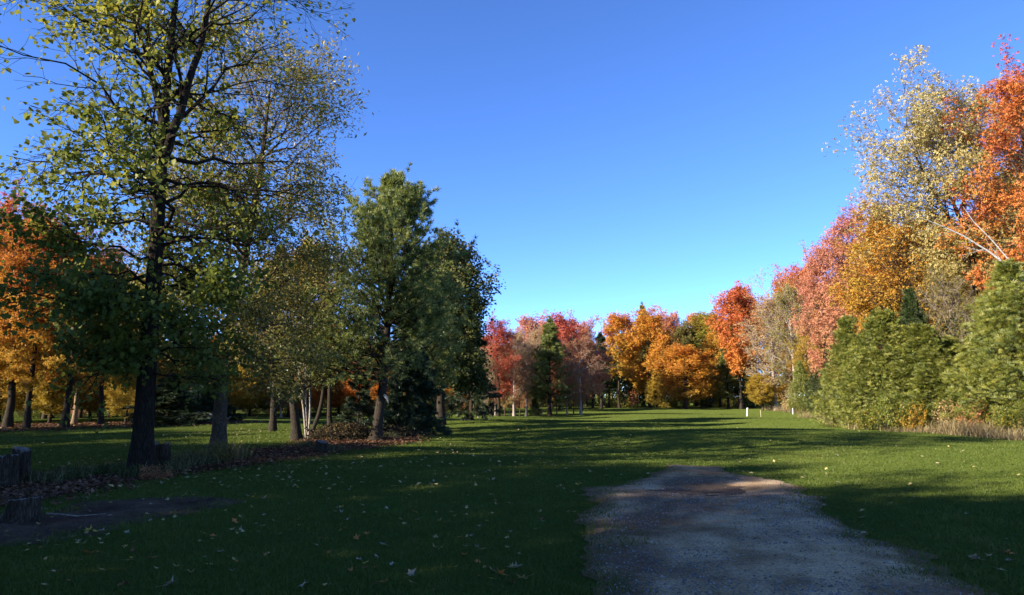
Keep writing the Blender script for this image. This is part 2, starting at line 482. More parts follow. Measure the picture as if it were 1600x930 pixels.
# leaf beds under the left row of trees and along the right hand hedge (polygons in plan)
BED_L = [px_ground(*p) for p in [(-150, 800), (-150, 745), (60, 745), (190, 728), (300, 722), (380, 705), (450, 700), (500, 688), (560, 672), (640, 672), (665, 678), (640, 692),
                                 (540, 704), (430, 722), (340, 738), (250, 748), (150, 765), (60, 785)]]
BED_R = [px_ground(*p) for p in [(1225, 650), (1300, 657), (1350, 668), (1450, 672), (1560, 684), (1760, 700), (1760, 640), (1300, 636)]]
BED_W = [(-60.0, 33.5), (-26, 33.8), (-19.5, 36), (-15.5, 39.5), (-14, 55), (-12, 62), (-60, 75)]


def bed_sd(x, y):
    a = poly_dist(x, y, BED_L) + 0.7 * (fbm(x, y, 0.9, 41) - 0.5)
    b = poly_dist(x, y, BED_R) + 1.0 * (fbm(x, y, 0.7, 42) - 0.5)
    c = poly_dist(x, y, BED_W) + 1.6 * (fbm(x, y, 0.5, 43) - 0.5)
    return np.minimum(np.minimum(a, b), c)


# ------------------------------------------------------------------ tree builders
KITE_V = [(0, 0, 0), (0.36, 0.42, 0.10), (0, 1, 0), (-0.36, 0.42, 0.10)]
KITE_F = [(0, 1, 2), (0, 2, 3)]
NARROW_V = [(0, 0, 0), (0.19, 0.45, 0.06), (0, 1, 0), (-0.19, 0.45, 0.06)]
HEART_V = [(0, 0.0, 0), (0.40, -0.02, 0.06), (0.47, 0.42, 0.10), (0, 1, -0.04), (-0.47, 0.42, 0.10), (-0.40, -0.02, 0.06)]
HEART_F = [(0, 1, 2), (0, 2, 3), (0, 3, 4), (0, 4, 5)]
# a small lobed leaf cluster, for trees seen from afar: three leaves on one twig end
TRI_V = [(0, 0, 0), (0.30, 0.40, 0.12), (0.05, 1, 0), (-0.24, 0.45, 0.1), (0.75, 0.25, -0.1), (0.9, 0.8, 0.05), (-0.8, 0.1, 0.12), (-0.75, 0.7, -0.1)]
TRI_F = [(0, 1, 2), (0, 2, 3), (0, 4, 5), (0, 6, 7)]


def children(rng, P, R, n, smin, smax, ang, lenf, npts, rfac, rtip, curl, flat=0.6, absL=None):
    """n children per parent branch; returns polylines, radii, lengths and the parent index"""
    B, m, _ = P.shape
    plen = np.linalg.norm(np.diff(P, axis=1), axis=2).sum(1)
    par = np.repeat(np.arange(B), n)
    s = smin + (smax - smin) * (np.tile(np.arange(n), B) + rng.uniform(0.1, 0.9, B * n)) / n
    f = s * (m - 1); i = np.minimum(f.astype(int), m - 2); fr = (f - i)[:, None]
    p0 = P[par, i] * (1 - fr) + P[par, i + 1] * fr
    r0 = (R[par, i] * (1 - fr[:, 0]) + R[par, i + 1] * fr[:, 0]) * rfac
    t = unit(P[par, i + 1] - P[par, i])
    rnd = rng.normal(size=(B * n, 3)); rnd[:, 2] *= flat
    perp = unit(rnd - (rnd * t).sum(1, keepdims=True) * t)
    a = rng.normal(ang, 0.2, B * n)[:, None]
    d = unit(t * np.cos(a) + perp * np.sin(a))
    Ls = plen[par] * lenf * (1.15 - 0.6 * s) * rng.uniform(0.65, 1.25, B * n) if absL is None else absL * rng.uniform(0.6, 1.3, B * n)
    return grow(rng, p0, d, Ls, npts, r0, rtip, curl) + (par,)


def grow(rng, p0, d, Ls, npts, r0, rtip, curl):
    B = len(p0)
    s = np.linspace(0, 1, npts)[None, :, None]
    curl = np.broadcast_to(np.asarray(curl, float), (B,))[:, None, None]
    bend = np.zeros((1, 1, 3)); bend[..., 2] = 1
    w = np.cumsum(rng.normal(0, 0.05, (B, npts, 3)), axis=1); w -= w[:, :1]
    L3 = np.asarray(Ls)[:, None, None]
    P = p0[:, None] + L3 * (d[:, None] * s + bend * curl * s * s + w * 0.8)
    r0 = np.asarray(r0)[:, None]
    R = np.maximum(r0 * (1 - np.linspace(0, 1, npts)[None] ** 0.8) + rtip * np.linspace(0, 1, npts)[None], rtip * 0.5)
    return P, R


def spread_leaves(rng, P, par_val, n, jit, smin=0.15):
    """n leaf points scattered along each branch"""
    B, m, _ = P.shape
    k = np.repeat(np.arange(B), n)
    s = rng.uniform(smin, 1.0, B * n); f = s * (m - 1); i = np.minimum(f.astype(int), m - 2); fr = (f - i)[:, None]
    pos = P[k, i] * (1 - fr) + P[k, i + 1] * fr + rng.normal(0, jit, (B * n, 3))
    return pos, par_val[k], unit(P[k, i + 1] - P[k, i])


def leaf_mesh(rng, pos, val, center, size, TV, TF, up=0.55, out=0.5, noise=0.8, droop=0.3, szvar=0.3):
    N = len(pos)
    o = pos - center; o[:, 2] *= 0.6
    n = unit(np.array([[0, 0, up]]) + out * unit(o) + noise * rng.normal(size=(N, 3)))
    a = rng.normal(size=(N, 3)); a[:, 2] -= droop * 2
    y = unit(a - (a * n).sum(1, keepdims=True) * n)
    x = np.cross(y, n)
    return scatter(TV, TF, pos, x, y, n, size * rng.uniform(1 - szvar, 1 + szvar, N), val)


def trunk_line(rng, H, lean=(0, 0), wob=0.02, n=14, pts=None):
    s = np.linspace(0, 1, n)
    if pts is not None:
        pts = np.array(pts, float)
        z = s * H
        return np.stack([np.interp(z, pts[:, 2], pts[:, 0]), np.interp(z, pts[:, 2], pts[:, 1]), z], 1)
    w = np.cumsum(rng.normal(0, wob, (n, 2)), 0) * H * 0.12
    w -= w[:1]
    return np.stack([lean[0] * H * s + w[:, 0], lean[1] * H * s + w[:, 1], H * s], 1)


def broadleaf(seed, H=12.0, R=4.0, base=0.25, trunk_r=0.22, n1=30, n2=7, n3=4, leaves=6, leaf=0.16, jit=0.12, shape='round', elev=(15, 60),
              curl=0.15, tmpl=(KITE_V, KITE_F), lean=(0, 0), line=None, keep=None, leaders=0, clump=0.5, hgrad=0.25, droop=0.3, sides=10, twig=0.006, l2leaf=True,
              split=None, wob=0.02, flare=0.5, conc=0.9, twigs=True):
    """returns (trunk mesh, crown mesh) of one broad-leaved tree standing at the origin"""
    rng = np.random.default_rng(seed)
    T = trunk_line(rng, H, lean, wob, 16, line)
    s = np.linspace(0, 1, 16)
    TR = trunk_r * (np.clip(1 - s, 0, 1) ** 0.75) + 0.012
    TR = TR * (1 + flare * np.exp(-s * H / 0.35))
    tr_parts = []
    main_P, main_R = [T], [TR]
    if split:                                       # extra leaders that leave the stem at a fork
        for (z0, dx, dy, rf) in split:
            i = int(round(z0 / H * 15))
            q0 = T[i]; u = np.linspace(0, 1, 16)
            Lz = H * 1.0 - q0[2]
            Pp = np.stack([q0[0] + dx * u ** 0.75, q0[1] + dy * u ** 0.75, q0[2] + Lz * u], 1)
            Pp += np.cumsum(rng.normal(0, 0.03, (16, 3)), 0) * np.minimum(1, u * 4)[:, None]
            main_P.append(Pp); main_R.append(TR[i] * rf * (1 - u) ** 0.8 + 0.012)
    for Pm, Rm in zip(main_P, main_R):
        V, Qd = tubes(Pm[None], Rm[None], sides)
        tr_parts.append((V, Qd, None))
    # first-order limbs
    nl = len(main_P)
    f = base + (0.98 - base) * ((np.arange(n1) + rng.uniform(0, 1, n1)) / n1) ** conc
    az = np.arange(n1) * 2.39996 + rng.normal(0, 0.35, n1)
    which = rng.integers(0, nl, n1) if nl > 1 else np.zeros(n1, int)
    p0 = np.zeros((n1, 3)); r0 = np.zeros(n1)
    for k in range(n1):
        Pm, Rm = main_P[which[k]], main_R[which[k]]
        z = f[k] * H
        if z < Pm[0, 2] + 0.2:
            Pm, Rm = main_P[0], main_R[0]
        for c in range(3):
            p0[k, c] = np.interp(z, Pm[:, 2], Pm[:, c])
        r0[k] = np.interp(z, Pm[:, 2], Rm)
    h = (f - base) / (1 - base)
    prof = {'round': np.sqrt(np.clip(1 - (2 * h * 0.93 - 0.75) ** 2 / 1.5, 0.02, 1)),
            'oval': np.clip(0.35 + 1.6 * h, 0, 1) * np.sqrt(np.clip(1.04 - h ** 2.2, 0.02, 1)),
            'cone': np.clip(1.05 - 0.85 * h, 0.1, 1), 'linden': np.clip(0.50 + 1.15 * h, 0, 1) * np.sqrt(np.clip(1.06 - h ** 3, 0.02, 1)), 'vase': np.clip(0.5 + 0.75 * h, 0, 1) * np.sqrt(np.clip(1.05 - h ** 4, 0.02, 1))}[shape]
    e = np.radians(elev[0] + (elev[1] - elev[0]) * h + rng.normal(0, 8, n1))
    L1 = R * prof * rng.uniform(0.75, 1.18, n1) / np.maximum(np.cos(e * 0.75), 0.45)
    d = np.stack([np.cos(az) * np.cos(e), np.sin(az) * np.cos(e), np.sin(e)], 1)
    P1, R1 = grow(rng, p0, d, L1, 8, np.minimum(r0 * 0.5, 0.014 + 0.011 * L1), twig * 1.4, curl)
    v1 = rng.uniform(0, 1, n1)
    P2, R2, par2 = children(rng, P1, R1, n2, 0.22, 1.0, 0.75, 0.48, 6, 0.65, twig, curl * 0.6)
    v2 = v1[par2] * 0.6 + 0.4 * rng.uniform(0, 1, len(par2))
    P3, R3, par3 = children(rng, P2, R2, n3, 0.2, 1.0, 0.7, 0.55, 3, 0.65, twig * 0.7, 0.0, 0.8)
    v3 = v2[par3] * 0.75 + 0.25 * rng.uniform(0, 1, len(par3))
    for Pp, Rr, sd in ((P1, R1, 6), (P2, R2, 4 if twigs else 3)) + (((P3, R3, 3),) if twigs else ()):
        V, Qd = tubes(Pp, Rr, sd); tr_parts.append((V, Qd, None))
    trunk = make_mesh('trunk', tr_parts, True)
    pos, val, _ = spread_leaves(rng, P3, v3, leaves, jit)
    if l2leaf:
        pb, vb, _ = spread_leaves(rng, P2, v2, max(1, leaves // 2), jit, 0.5)
        pos = np.concatenate([pos, pb]); val = np.concatenate([val, vb])
    if keep is not None:
        kp = rng.uniform(0, 1, len(pos)) < keep(pos)
        pos, val = pos[kp], val[kp]
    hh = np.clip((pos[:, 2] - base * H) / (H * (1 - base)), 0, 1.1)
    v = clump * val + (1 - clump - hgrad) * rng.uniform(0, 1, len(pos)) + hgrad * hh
    center = np.array([lean[0] * H * 0.6, lean[1] * H * 0.6, H * (base + 0.45 * (1 - base))])
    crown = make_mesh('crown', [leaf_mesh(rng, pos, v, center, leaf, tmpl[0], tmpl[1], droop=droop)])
    return trunk, crown


def tuft_template(rng, n, cone, w, back=0.0):
    V, Fc = [], []
    for k in range(n):
        a = k * 2.39996; c = 1 - (1 - math.cos(cone)) * (k + 0.5) / n; s_ = math.sqrt(max(0, 1 - c * c))
        dvec = np.array([s_ * math.cos(a), s_ * math.sin(a), c]); side = unit(np.cross(dvec, rng.normal(size=3)))
        L = rng.uniform(0.75, 1.1)
        b = len(V); o = -dvec * back
        V += [tuple(o + side * w), tuple(o - side * w), tuple(dvec * L)]
        Fc.append((b, b + 1, b + 2))
    return V, Fc


def axes_from(rng, d):
    ref = rng.normal(size=d.shape)
    x = unit(np.cross(d, ref)); y = np.cross(d, x)
    return x, y, d


def conifer(seed, H, R, kind='pine', base=0.12, trunk_r=0.16, whorl=0.5, per=6, tuft=0.2, line=None, dens=1.0, irregular=0.25, n2=9, gap=0.0, slim=False):
    """white pine with tufted upswept boughs, or spruce with drooping flat sprays"""
    rng = np.random.default_rng(seed)
    T = trunk_line(rng, H, (0, 0), 0.01, 16, line)
    s = np.linspace(0, 1, 16)
    TR = trunk_r * (1 - s) ** 0.85 + 0.012; TR = TR * (1 + 0.45 * np.exp(-s * H / 0.3))
    parts = [tubes(T[None], TR[None], 10) + (None,)]
    z = base * H; p0, d, L, cl = [], [], [], []
    while z < H * 0.985:
        h = (z / H - base) / (1 - base)
        if kind == 'pine' and slim:
            pr = (1 - h) ** 0.95 + 0.04
        elif kind == 'pine':
            pr = np.clip(0.62 + 0.9 * h, 0, 1) * (1 - h) ** 0.92 + 0.03
        else:
            pr = (1 - h) ** 0.9 + 0.03
        wl = R * pr * rng.uniform(1 - irregular, 1 + irregular * 0.6)
        k = per if h < 0.85 else max(3, per - 2)
        for j in range(k):
            if rng.uniform() < gap: continue
            a = j * 2 * math.pi / k + rng.uniform(0, 6.28)
            e = math.radians((8 + 38 * h) if kind == 'pine' else (-8 + 40 * h)) + rng.normal(0, 0.1)
            p0.append([np.interp(z, T[:, 2], T[:, 0]), np.interp(z, T[:, 2], T[:, 1]), z + rng.normal(0, 0.06)])
            d.append([math.cos(a) * math.cos(e), math.sin(a) * math.cos(e), math.sin(e)])
            L.append(wl * rng.uniform(0.7, 1.12)); cl.append(0.22 if kind == 'pine' else -0.10)
        z += whorl * (1 - 0.45 * h) * rng.uniform(0.8, 1.2)
    p0, d, L = np.array(p0), np.array(d), np.array(L)
    P1, R1 = grow(rng, p0, d, L, 7, np.minimum(0.045, 0.012 + 0.014 * L), 0.004, np.array(cl))
    v1 = rng.uniform(0, 1, len(L))
    P2, R2, par2 = children(rng, P1, R1, n2, 0.18, 1.0, 0.8, 0.38, 4, 0.6, 0.003, 0.12 if kind == 'pine' else -0.12, 0.25 if kind != 'pine' else 0.6)
    v2 = v1[par2] * 0.5 + 0.5 * rng.uniform(0, 1, len(par2))
    for Pp, Rr, sd in ((P1, R1, 5), (P2, R2, 3)):
        parts.append(tubes(Pp, Rr, sd) + (None,))
    trunk = make_mesh('trunk', parts, True)
    n = max(1, int(round(6 * dens)))
    pos, val, tan = spread_leaves(rng, P2, v2, n, tuft * 0.12, 0.25)
    pe, ve = P2[:, -1], v2; te = unit(P2[:, -1] - P2[:, -2])
    pl, vl, tl = spread_leaves(rng, P1, v1, 4, tuft * 0.2, 0.55)
    top = T[-1] + rng.normal(0, 0.04, (10, 3)) * [1, 1, 3]
    pos = np.concatenate([pos, pe, pl, top]); val = np.concatenate([val, ve, vl, np.full(10, 0.7)])
    tan = np.concatenate([tan, te, tl, np.tile([[0, 0, 1.0]], (10, 1))])
    if kind == 'pine':
        tv, tf = tuft_template(rng, 9, 1.25, 0.068)
        dirs = unit(tan + np.array([[0, 0, 0.45]]) + rng.normal(0, 0.25, tan.shape))
    else:
        tv, tf = tuft_template(rng, 7, 0.8, 0.11, 0.25)
        dirs = unit(tan + np.array([[0, 0, -0.12]]) + rng.normal(0, 0.3, tan.shape))
    x, y, zz = axes_from(rng, dirs)
    v = 0.45 * val + 0.55 * rng.uniform(0, 1, len(pos))
    crown = make_mesh('crown', [scatter(tv, tf, pos, x, y, zz, tuft * rng.uniform(0.75, 1.25, len(pos)), v)])
    return trunk, crown


def cedar(seed, H, R, n=5000, spray=0.2, lumps=9, base=0.02, point=1.0):
    """dense conical arborvitae clothed to the ground in upright fan sprays"""
    rng = np.random.default_rng(seed)
    T = trunk_line(rng, H * 0.97, (0, 0), 0.01, 16)
    parts = [tubes(T[None], (0.09 * (1 - np.linspace(0, 1, 16)) + 0.012)[None], 8) + (None,)]
    nb = 70
    zb = H * (0.04 + 0.88 * rng.uniform(0, 1, nb)); a = rng.uniform(0, 6.28, nb)
    prof = lambda h: (np.clip(1 - h, 0, 1) ** (0.75 * point)) * np.clip(0.78 + 1.3 * h, 0, 1)
    Lb = R * prof(zb / H) * 0.9
    P1, R1 = grow(rng, np.stack([np.interp(zb, T[:, 2], T[:, 0]), np.interp(zb, T[:, 2], T[:, 1]), zb], 1),
                  np.stack([np.cos(a) * .8, np.sin(a) * .8, np.full(nb, .6)], 1), Lb, 5, np.full(nb, 0.014), 0.004, 0.25)
    parts.append(tubes(P1, R1, 4) + (None,))
    trunk = make_mesh('trunk', parts, True)
    per = 44; nbp = n // per
    hb = rng.uniform(0, 1, nbp) ** 1.2; angb = np.arange(nbp) * 2.39996 + rng.normal(0, 0.3, nbp)
    lump = 1 + 0.22 * rng.normal(size=nbp) * np.clip(1.2 - hb, 0.3, 1)
    rb = R * prof(hb) * np.clip(lump, 0.55, 1.3) * 0.86
    zb2 = base * H + hb * H * (1 - base) * 0.93
    cen = np.stack([rb * np.cos(angb), rb * np.sin(angb), zb2], 1)
    outb = np.stack([np.cos(angb), np.sin(angb), np.zeros(nbp)], 1)
    axb = unit(outb * 0.42 + np.array([[0, 0, 0.9]]) + rng.normal(0, 0.16, (nbp, 3)))
    Lp = rng.uniform(0.45, 0.95, nbp) * H / 6.0 * (1.15 - 0.65 * hb)
    kk = np.repeat(np.arange(nbp), per); n = len(kk)
    t = rng.uniform(-0.35, 1.0, n); fat = 0.20 * (1.15 - np.clip(t, 0, 1)) * H / 6.0 * (1.1 - 0.6 * hb[kk])
    pos = cen[kk] + axb[kk] * (t * Lp[kk])[:, None] + rng.normal(0, 1, (n, 3)) * fat[:, None] * 0.75
    inn = rng.uniform(0, 1, n) < 0.12
    pos[inn, :2] *= 0.55
    pos[:, 2] = np.maximum(pos[:, 2], 0.05)
    z = pos[:, 2]; h = z / H; ang = angb[kk]
    tx = np.stack([np.interp(z, T[:, 2], T[:, 0]), np.interp(z, T[:, 2], T[:, 1]), 0 * z], 1); pos += tx
    out = outb[kk]
    yd = unit(axb[kk] * 0.9 + (pos - cen[kk] - axb[kk] * (t * Lp[kk])[:, None]) / np.maximum(fat, 0.02)[:, None] * 0.45 + rng.normal(0, 0.28, (n, 3)))
    nn = rng.normal(size=(n, 3)) + out * 0.8; nn = unit(nn - (nn * yd).sum(1, keepdims=True) * yd)
    xd = np.cross(yd, nn)
    vplume = rng.uniform(0, 1, nbp)
    TV, TF = [], []
    for k, t in enumerate((-0.75, -0.25, 0.25, 0.75)):
        b = len(TV); c_, s_ = math.cos(t), math.sin(t); L = 1.0 - 0.25 * abs(t); w = 0.065
        TV += [(0.1 * s_, 0.05, 0), (s_ * L * .6 + c_ * w, c_ * L * .6 - s_ * w, 0.05), (s_ * L, c_ * L, -0.04), (s_ * L * .6 - c_ * w, c_ * L * .6 + s_ * w, 0.05)]
        TF += [(b, b + 1, b + 2), (b, b + 2, b + 3)]
    v = 0.45 * vplume[kk] + 0.55 * rng.uniform(0, 1, n)
    crown = make_mesh('crown', [scatter(TV, TF, pos, xd, yd, nn, spray * rng.uniform(0.7, 1.3, n), v)])
    return trunk, crown


def shrub(seed, H, R, stems=16, n2=7, leaves=8, leaf=0.07, tmpl=(KITE_V, KITE_F)):
    rng = np.random.default_rng(seed)
    a = rng.uniform(0, 6.28, stems); e = rng.uniform(0.7, 1.5, stems); rr = R * 0.3 * np.sqrt(rng.uniform(0, 1, stems))
    p0 = np.stack([rr * np.cos(a), rr * np.sin(a), np.full(stems, -0.02)], 1)
    d = np.stack([np.cos(a) * np.cos(e) * R / H * 1.6, np.sin(a) * np.cos(e) * R / H * 1.6, np.sin(e)], 1)
    P1, R1 = grow(rng, p0, d, H * rng.uniform(0.55, 1.05, stems), 6, np.full(stems, 0.012), 0.003, -0.08)
    P2, R2, par = children(rng, P1, R1, n2, 0.15, 1.0, 0.7, 0.4, 4, 0.6, 0.002, 0.0, 0.8)
    stem = make_mesh('stem', [tubes(P1, R1, 4) + (None,), tubes(P2, R2, 3) + (None,)], True)
    val = rng.uniform(0, 1, len(par))
    pos, v, _ = spread_leaves(rng, P2, val, leaves, leaf * 0.8)
    v = 0.4 * v + 0.6 * rng.uniform(0, 1, len(pos))
    return stem, make_mesh('foliage', [leaf_mesh(rng, pos, v, np.array([0, 0, H * 0.4]), leaf, tmpl[0], tmpl[1])])


def plant(name, meshes, mats, loc, label, cat, group=None, rz=0.0, scale=(1, 1, 1), parts=('trunk', 'crown')):
    """a tree or shrub as one thing: an Empty at its base with its trunk and crown"""
    x, y = loc[0], loc[1]
    z = float(ground_h(x, y)) - 0.03 if len(loc) == 2 else loc[2]
    r = empty(name, (x, y, z), rz, scale)
    tag(r, label, cat, group)
    link(parts[0], meshes[0], mats[0], r)
    if meshes[1] is not None:
        c = link(parts[1], meshes[1], mats[1], r); c['kind'] = 'stuff'
    return r

# ------------------------------------------------------------------ foreground linden
def linden_keep(p):
    x, y, z = p[:, 0], p[:, 1], p[:, 2]
    k = 0.34 + 0.5 * (vnoise(x * 1.0 + 9, z, 1.1, 7) > 0.42)
    k = np.where(z < 2.1, 0.25, k)
    k = np.where((np.abs(x) > 2.2) & (z < 4.4), k * 0.6, k)
    k = np.where(z > 5.5, 0.60, k)
    k = np.where(z > 7.0, 0.50, k)
    k = np.where((z > 4.4) & (x > 1.6), 0.13, k)
    k = np.where((z > 6.0) & (x > 0.9), 0.10, k)
    k = np.where((z > 4.0) & (x < -2.6), 0.32, k)
    k = np.where((z > 6.4) & (x < -1.6), 0.16, k)
    return k


LIN_X, LIN_Y = px_ground(220, 742)
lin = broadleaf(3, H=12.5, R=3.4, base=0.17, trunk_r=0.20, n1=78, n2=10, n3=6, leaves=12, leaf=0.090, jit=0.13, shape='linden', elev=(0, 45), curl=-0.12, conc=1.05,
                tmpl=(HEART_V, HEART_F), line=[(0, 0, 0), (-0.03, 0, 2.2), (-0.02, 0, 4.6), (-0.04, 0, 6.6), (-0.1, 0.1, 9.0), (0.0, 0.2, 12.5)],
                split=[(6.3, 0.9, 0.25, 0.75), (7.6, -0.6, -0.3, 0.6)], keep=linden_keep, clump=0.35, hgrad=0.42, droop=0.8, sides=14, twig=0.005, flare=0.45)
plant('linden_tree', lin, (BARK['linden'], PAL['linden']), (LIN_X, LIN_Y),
      'large linden with dark furrowed trunk and thinning heart-shaped leaves, nearest tree on the left', 'tree')

# second tree of the row: small narrow olive leaves
B_Y = 19.5
wil = broadleaf(8, H=10.6, R=2.7, base=0.24, trunk_r=0.18, n1=56, n2=10, n3=6, leaves=14, leaf=0.125, jit=0.16, shape='round', elev=(5, 50), curl=0.0,
                tmpl=(NARROW_V, KITE_F), clump=0.4, hgrad=0.4, sides=12, twig=0.004, conc=1.1,
                keep=lambda p: np.where(p[:, 2] > 8.8, 0.5, np.where(p[:, 2] > 6.2, 0.8, 0.95)),
                line=[(0, 0, 0), (0.0, 0, 2.5), (0.3, 0, 4.5), (0.8, -0.1, 8.0), (1.0, -0.2, 10.6)])
plant('small_leaved_tree', wil, (BARK['grey'], PAL['willow']), (px_x(350, B_Y), B_Y),
      'grey-trunked tree with small olive-gold leaves standing just behind the large linden', 'tree')

# third: leaning trunk, olive-green
C_Y = 25.5
c3 = broadleaf(15, H=5.2, R=2.0, base=0.30, trunk_r=0.15, n1=26, n2=8, n3=5, leaves=8, leaf=0.11, jit=0.11, elev=(5, 55),
               line=[(0, 0, 0), (-0.10, 0, 0.8), (-0.26, 0, 1.8), (-0.42, 0, 3.2), (-0.6, 0, 5.2)], clump=0.4, hgrad=0.3)
plant('broadleaf_tree', c3, (BARK['dark'], PAL['olive']), (px_x(470, C_Y), C_Y), 'olive-leaved tree with a thick left-leaning trunk left of the brush pile', 'tree')

# multi-stemmed pale clump, dark leaning tree and slim tree round the brush pile
def stems_tree(seed, lines, H, mat, leafmat, loc, label, rad, leaves=5, leaf=0.09, name='young_tree'):
    rng = np.random.default_rng(seed); parts = []; P1s = []
    for ln in lines:
        T = trunk_line(rng, H, (0, 0), 0, 12, ln); R_ = rad * (1 - np.linspace(0, 1, 12)) ** 0.8 + 0.006
        parts.append(tubes(T[None], R_[None], 7) + (None,)); P1s.append((T, R_))
    P1 = np.array([a for a, b in P1s]); R1 = np.array([b for a, b in P1s])
    P2, R2, par = children(rng, P1, R1, 14, 0.42, 1.0, 0.8, 0.26, 5, 0.5, 0.004, 0.1)
    P3, R3, par3 = children(rng, P2, R2, 5, 0.2, 1.0, 0.7, 0.5, 4, 0.6, 0.003, 0.0)
    parts += [tubes(P2, R2, 4) + (None,), tubes(P3, R3, 3) + (None,)]
    pos, v, _ = spread_leaves(rng, P3, rng.uniform(0, 1, len(par3)), leaves, 0.08)
    v = 0.4 * v + 0.6 * rng.uniform(0, 1, len(pos))
    cr = make_mesh('crown', [leaf_mesh(rng, pos, v, np.array([0, 0, H * .6]), leaf, KITE_V, KITE_F)])
    return plant(name, (make_mesh('trunk', parts, True), cr), (mat, leafmat), loc, label, 'tree')


stems_tree(21, [[(0, 0, 0), (-0.12, 0, 1.0), (-0.35, 0, 2.2), (-0.5, 0, 4.2)], [(0.05, 0.1, 0), (-0.05, .1, 1.0), (-0.16, .1, 2.2), (-0.1, .1, 4.2)], [(0.1, -.05, 0), (0.12, -.05, 1.2), (0.05, -.05, 2.4), (0.2, 0, 4.2)]],
           4.2, BARK['pale'], PAL['green'], (px_x(484, 26.0), 26.0), 'clump of slim pale stems rising beside the brush pile', 0.035)
stems_tree(22, [[(0, 0, 0), (0.28, 0, 0.7), (0.42, 0, 1.4), (0.5, 0, 2.4), (0.45, 0, 4.6)]], 4.6, BARK['dark'], PAL['olive'], (px_x(491, 30.0), 30.0),
           'dark bent young trunk curving right behind the brush pile', 0.095, 8)
F_Y = 31.5
g7 = broadleaf(17, H=6.4, R=2.5, base=0.36, trunk_r=0.10, n1=24, n2=8, n3=5, leaves=8, leaf=0.11, jit=0.12, elev=(0, 50), clump=0.4, hgrad=0.2)
plant('broadleaf_tree', g7, (BARK['dark'], PAL['olive']), (px_x(520, F_Y), F_Y), 'slim-trunked tree with dull olive-brown crown left of the tall white pine', 'tree')
K_Y = 33.0
plant('dark_pine_tree', conifer(33, 8.6, 2.2, 'pine', base=0.3, trunk_r=0.14, tuft=0.22, dens=0.8), (BARK['dark'], PAL['spruce']), (px_x(432, K_Y), K_Y),
      'dark pine half hidden behind the olive leaning tree', 'tree')

# white pine and its neighbours
H_Y = 25.2
wp = conifer(41, px_z(280, H_Y), 4.2, 'pine', base=0.22, trunk_r=0.17, whorl=0.42, per=8, tuft=0.20, dens=1.0, n2=12, irregular=0.45,
             line=[(0, 0, 0), (0.12, 0, 1.0), (0.26, 0, 2.2), (0.36, 0, 4.5), (0.38, 0, 9.8)])
pine = plant('white_pine_tree', wp, (BARK['dark'], PAL['pine']), (px_x(590, H_Y), H_Y), 'tall pointed white pine with soft green needles, its trunk beside the brush pile', 'tree')
stub_v, stub_q = tubes(np.array([[[0.30, -0.10, 1.62], [0.40, -0.17, 1.52], [0.47, -0.22, 1.36]]]), np.array([[0.05, 0.045, 0.02]]), 7)
tag(link('broken_stub', make_mesh('broken_stub', [(stub_v, stub_q, None)], True), plain_mat('pale_torn_wood', (0.5, 0.42, 0.36), 0.9, 0.2), pine), 'pale torn branch stub on the trunk')

I_Y = 30.0
plant('spruce_tree', conifer(51, px_z(500, I_Y), 1.55, 'spruce', base=0.05, trunk_r=0.11, whorl=0.26, per=8, tuft=0.2, dens=1.0, n2=9), (BARK['dark'], PAL['spruce']),
      (px_x(641, I_Y), I_Y), 'dense dark young spruce branching to the ground right of the white pine', 'tree')
J_Y = 36.0
plant('spruce_tree', conifer(52, 3.0, 1.35, 'spruce', base=0.14, trunk_r=0.06, whorl=0.30, per=6, tuft=0.17, dens=0.7, n2=7, gap=0.15), (BARK['dark'], PAL['spruce']),
      (px_x(563, J_Y), J_Y), 'small thin spruce seen just left of the white pine trunk', 'tree')
K2_Y = 41.0
oakd = broadleaf(61, H=px_z(425, K2_Y), R=2.6, base=0.24, trunk_r=0.24, n1=58, n2=8, n3=5, leaves=12, leaf=0.19, jit=0.2, shape='round', elev=(0, 50), clump=0.45, hgrad=0.3)
plant('oak_tree', oakd, (BARK['dark'], PAL['darkoak']), (px_x(690, K2_Y), K2_Y), 'dark green oak with rounded crown right of the white pine', 'tree')
plant('pine_tree', conifer(62, px_z(385, 35.0), 3.0, 'pine', base=0.26, trunk_r=0.15, tuft=0.22, dens=1.0, n2=11), (BARK['dark'], PAL['pine']), (px_x(664, 35.0), 35.0),
      'second pine with dark shaded boughs pressed behind the tall white pine', 'tree')
L_Y = 46.0
plant('fir_tree', conifer(53, px_z(490, L_Y), 1.7, 'spruce', base=0.12, trunk_r=0.12, whorl=0.42, per=6, tuft=0.26, dens=0.8, n2=8, gap=0.12), (BARK['dark'], PAL['spruce']),
      (px_x(737, L_Y), L_Y), 'dark open-branched fir at the right end of the near row', 'tree')

# ------------------------------------------------------------------ stock trees for the woods (copied with shared meshes)
STOCK = {}
def stock(key, *a, **k):
    ms = a[0](*a[1:], **k)
    co = np.empty(len(ms[1].vertices) * 3, np.float32); ms[1].vertices.foreach_get('co', co); co = co.reshape(-1, 3)
    STOCK[key] = (ms, float(np.percentile(co[:, 2], 99.6)), float(np.percentile(np.abs(co[:, 0]), 97.5)))

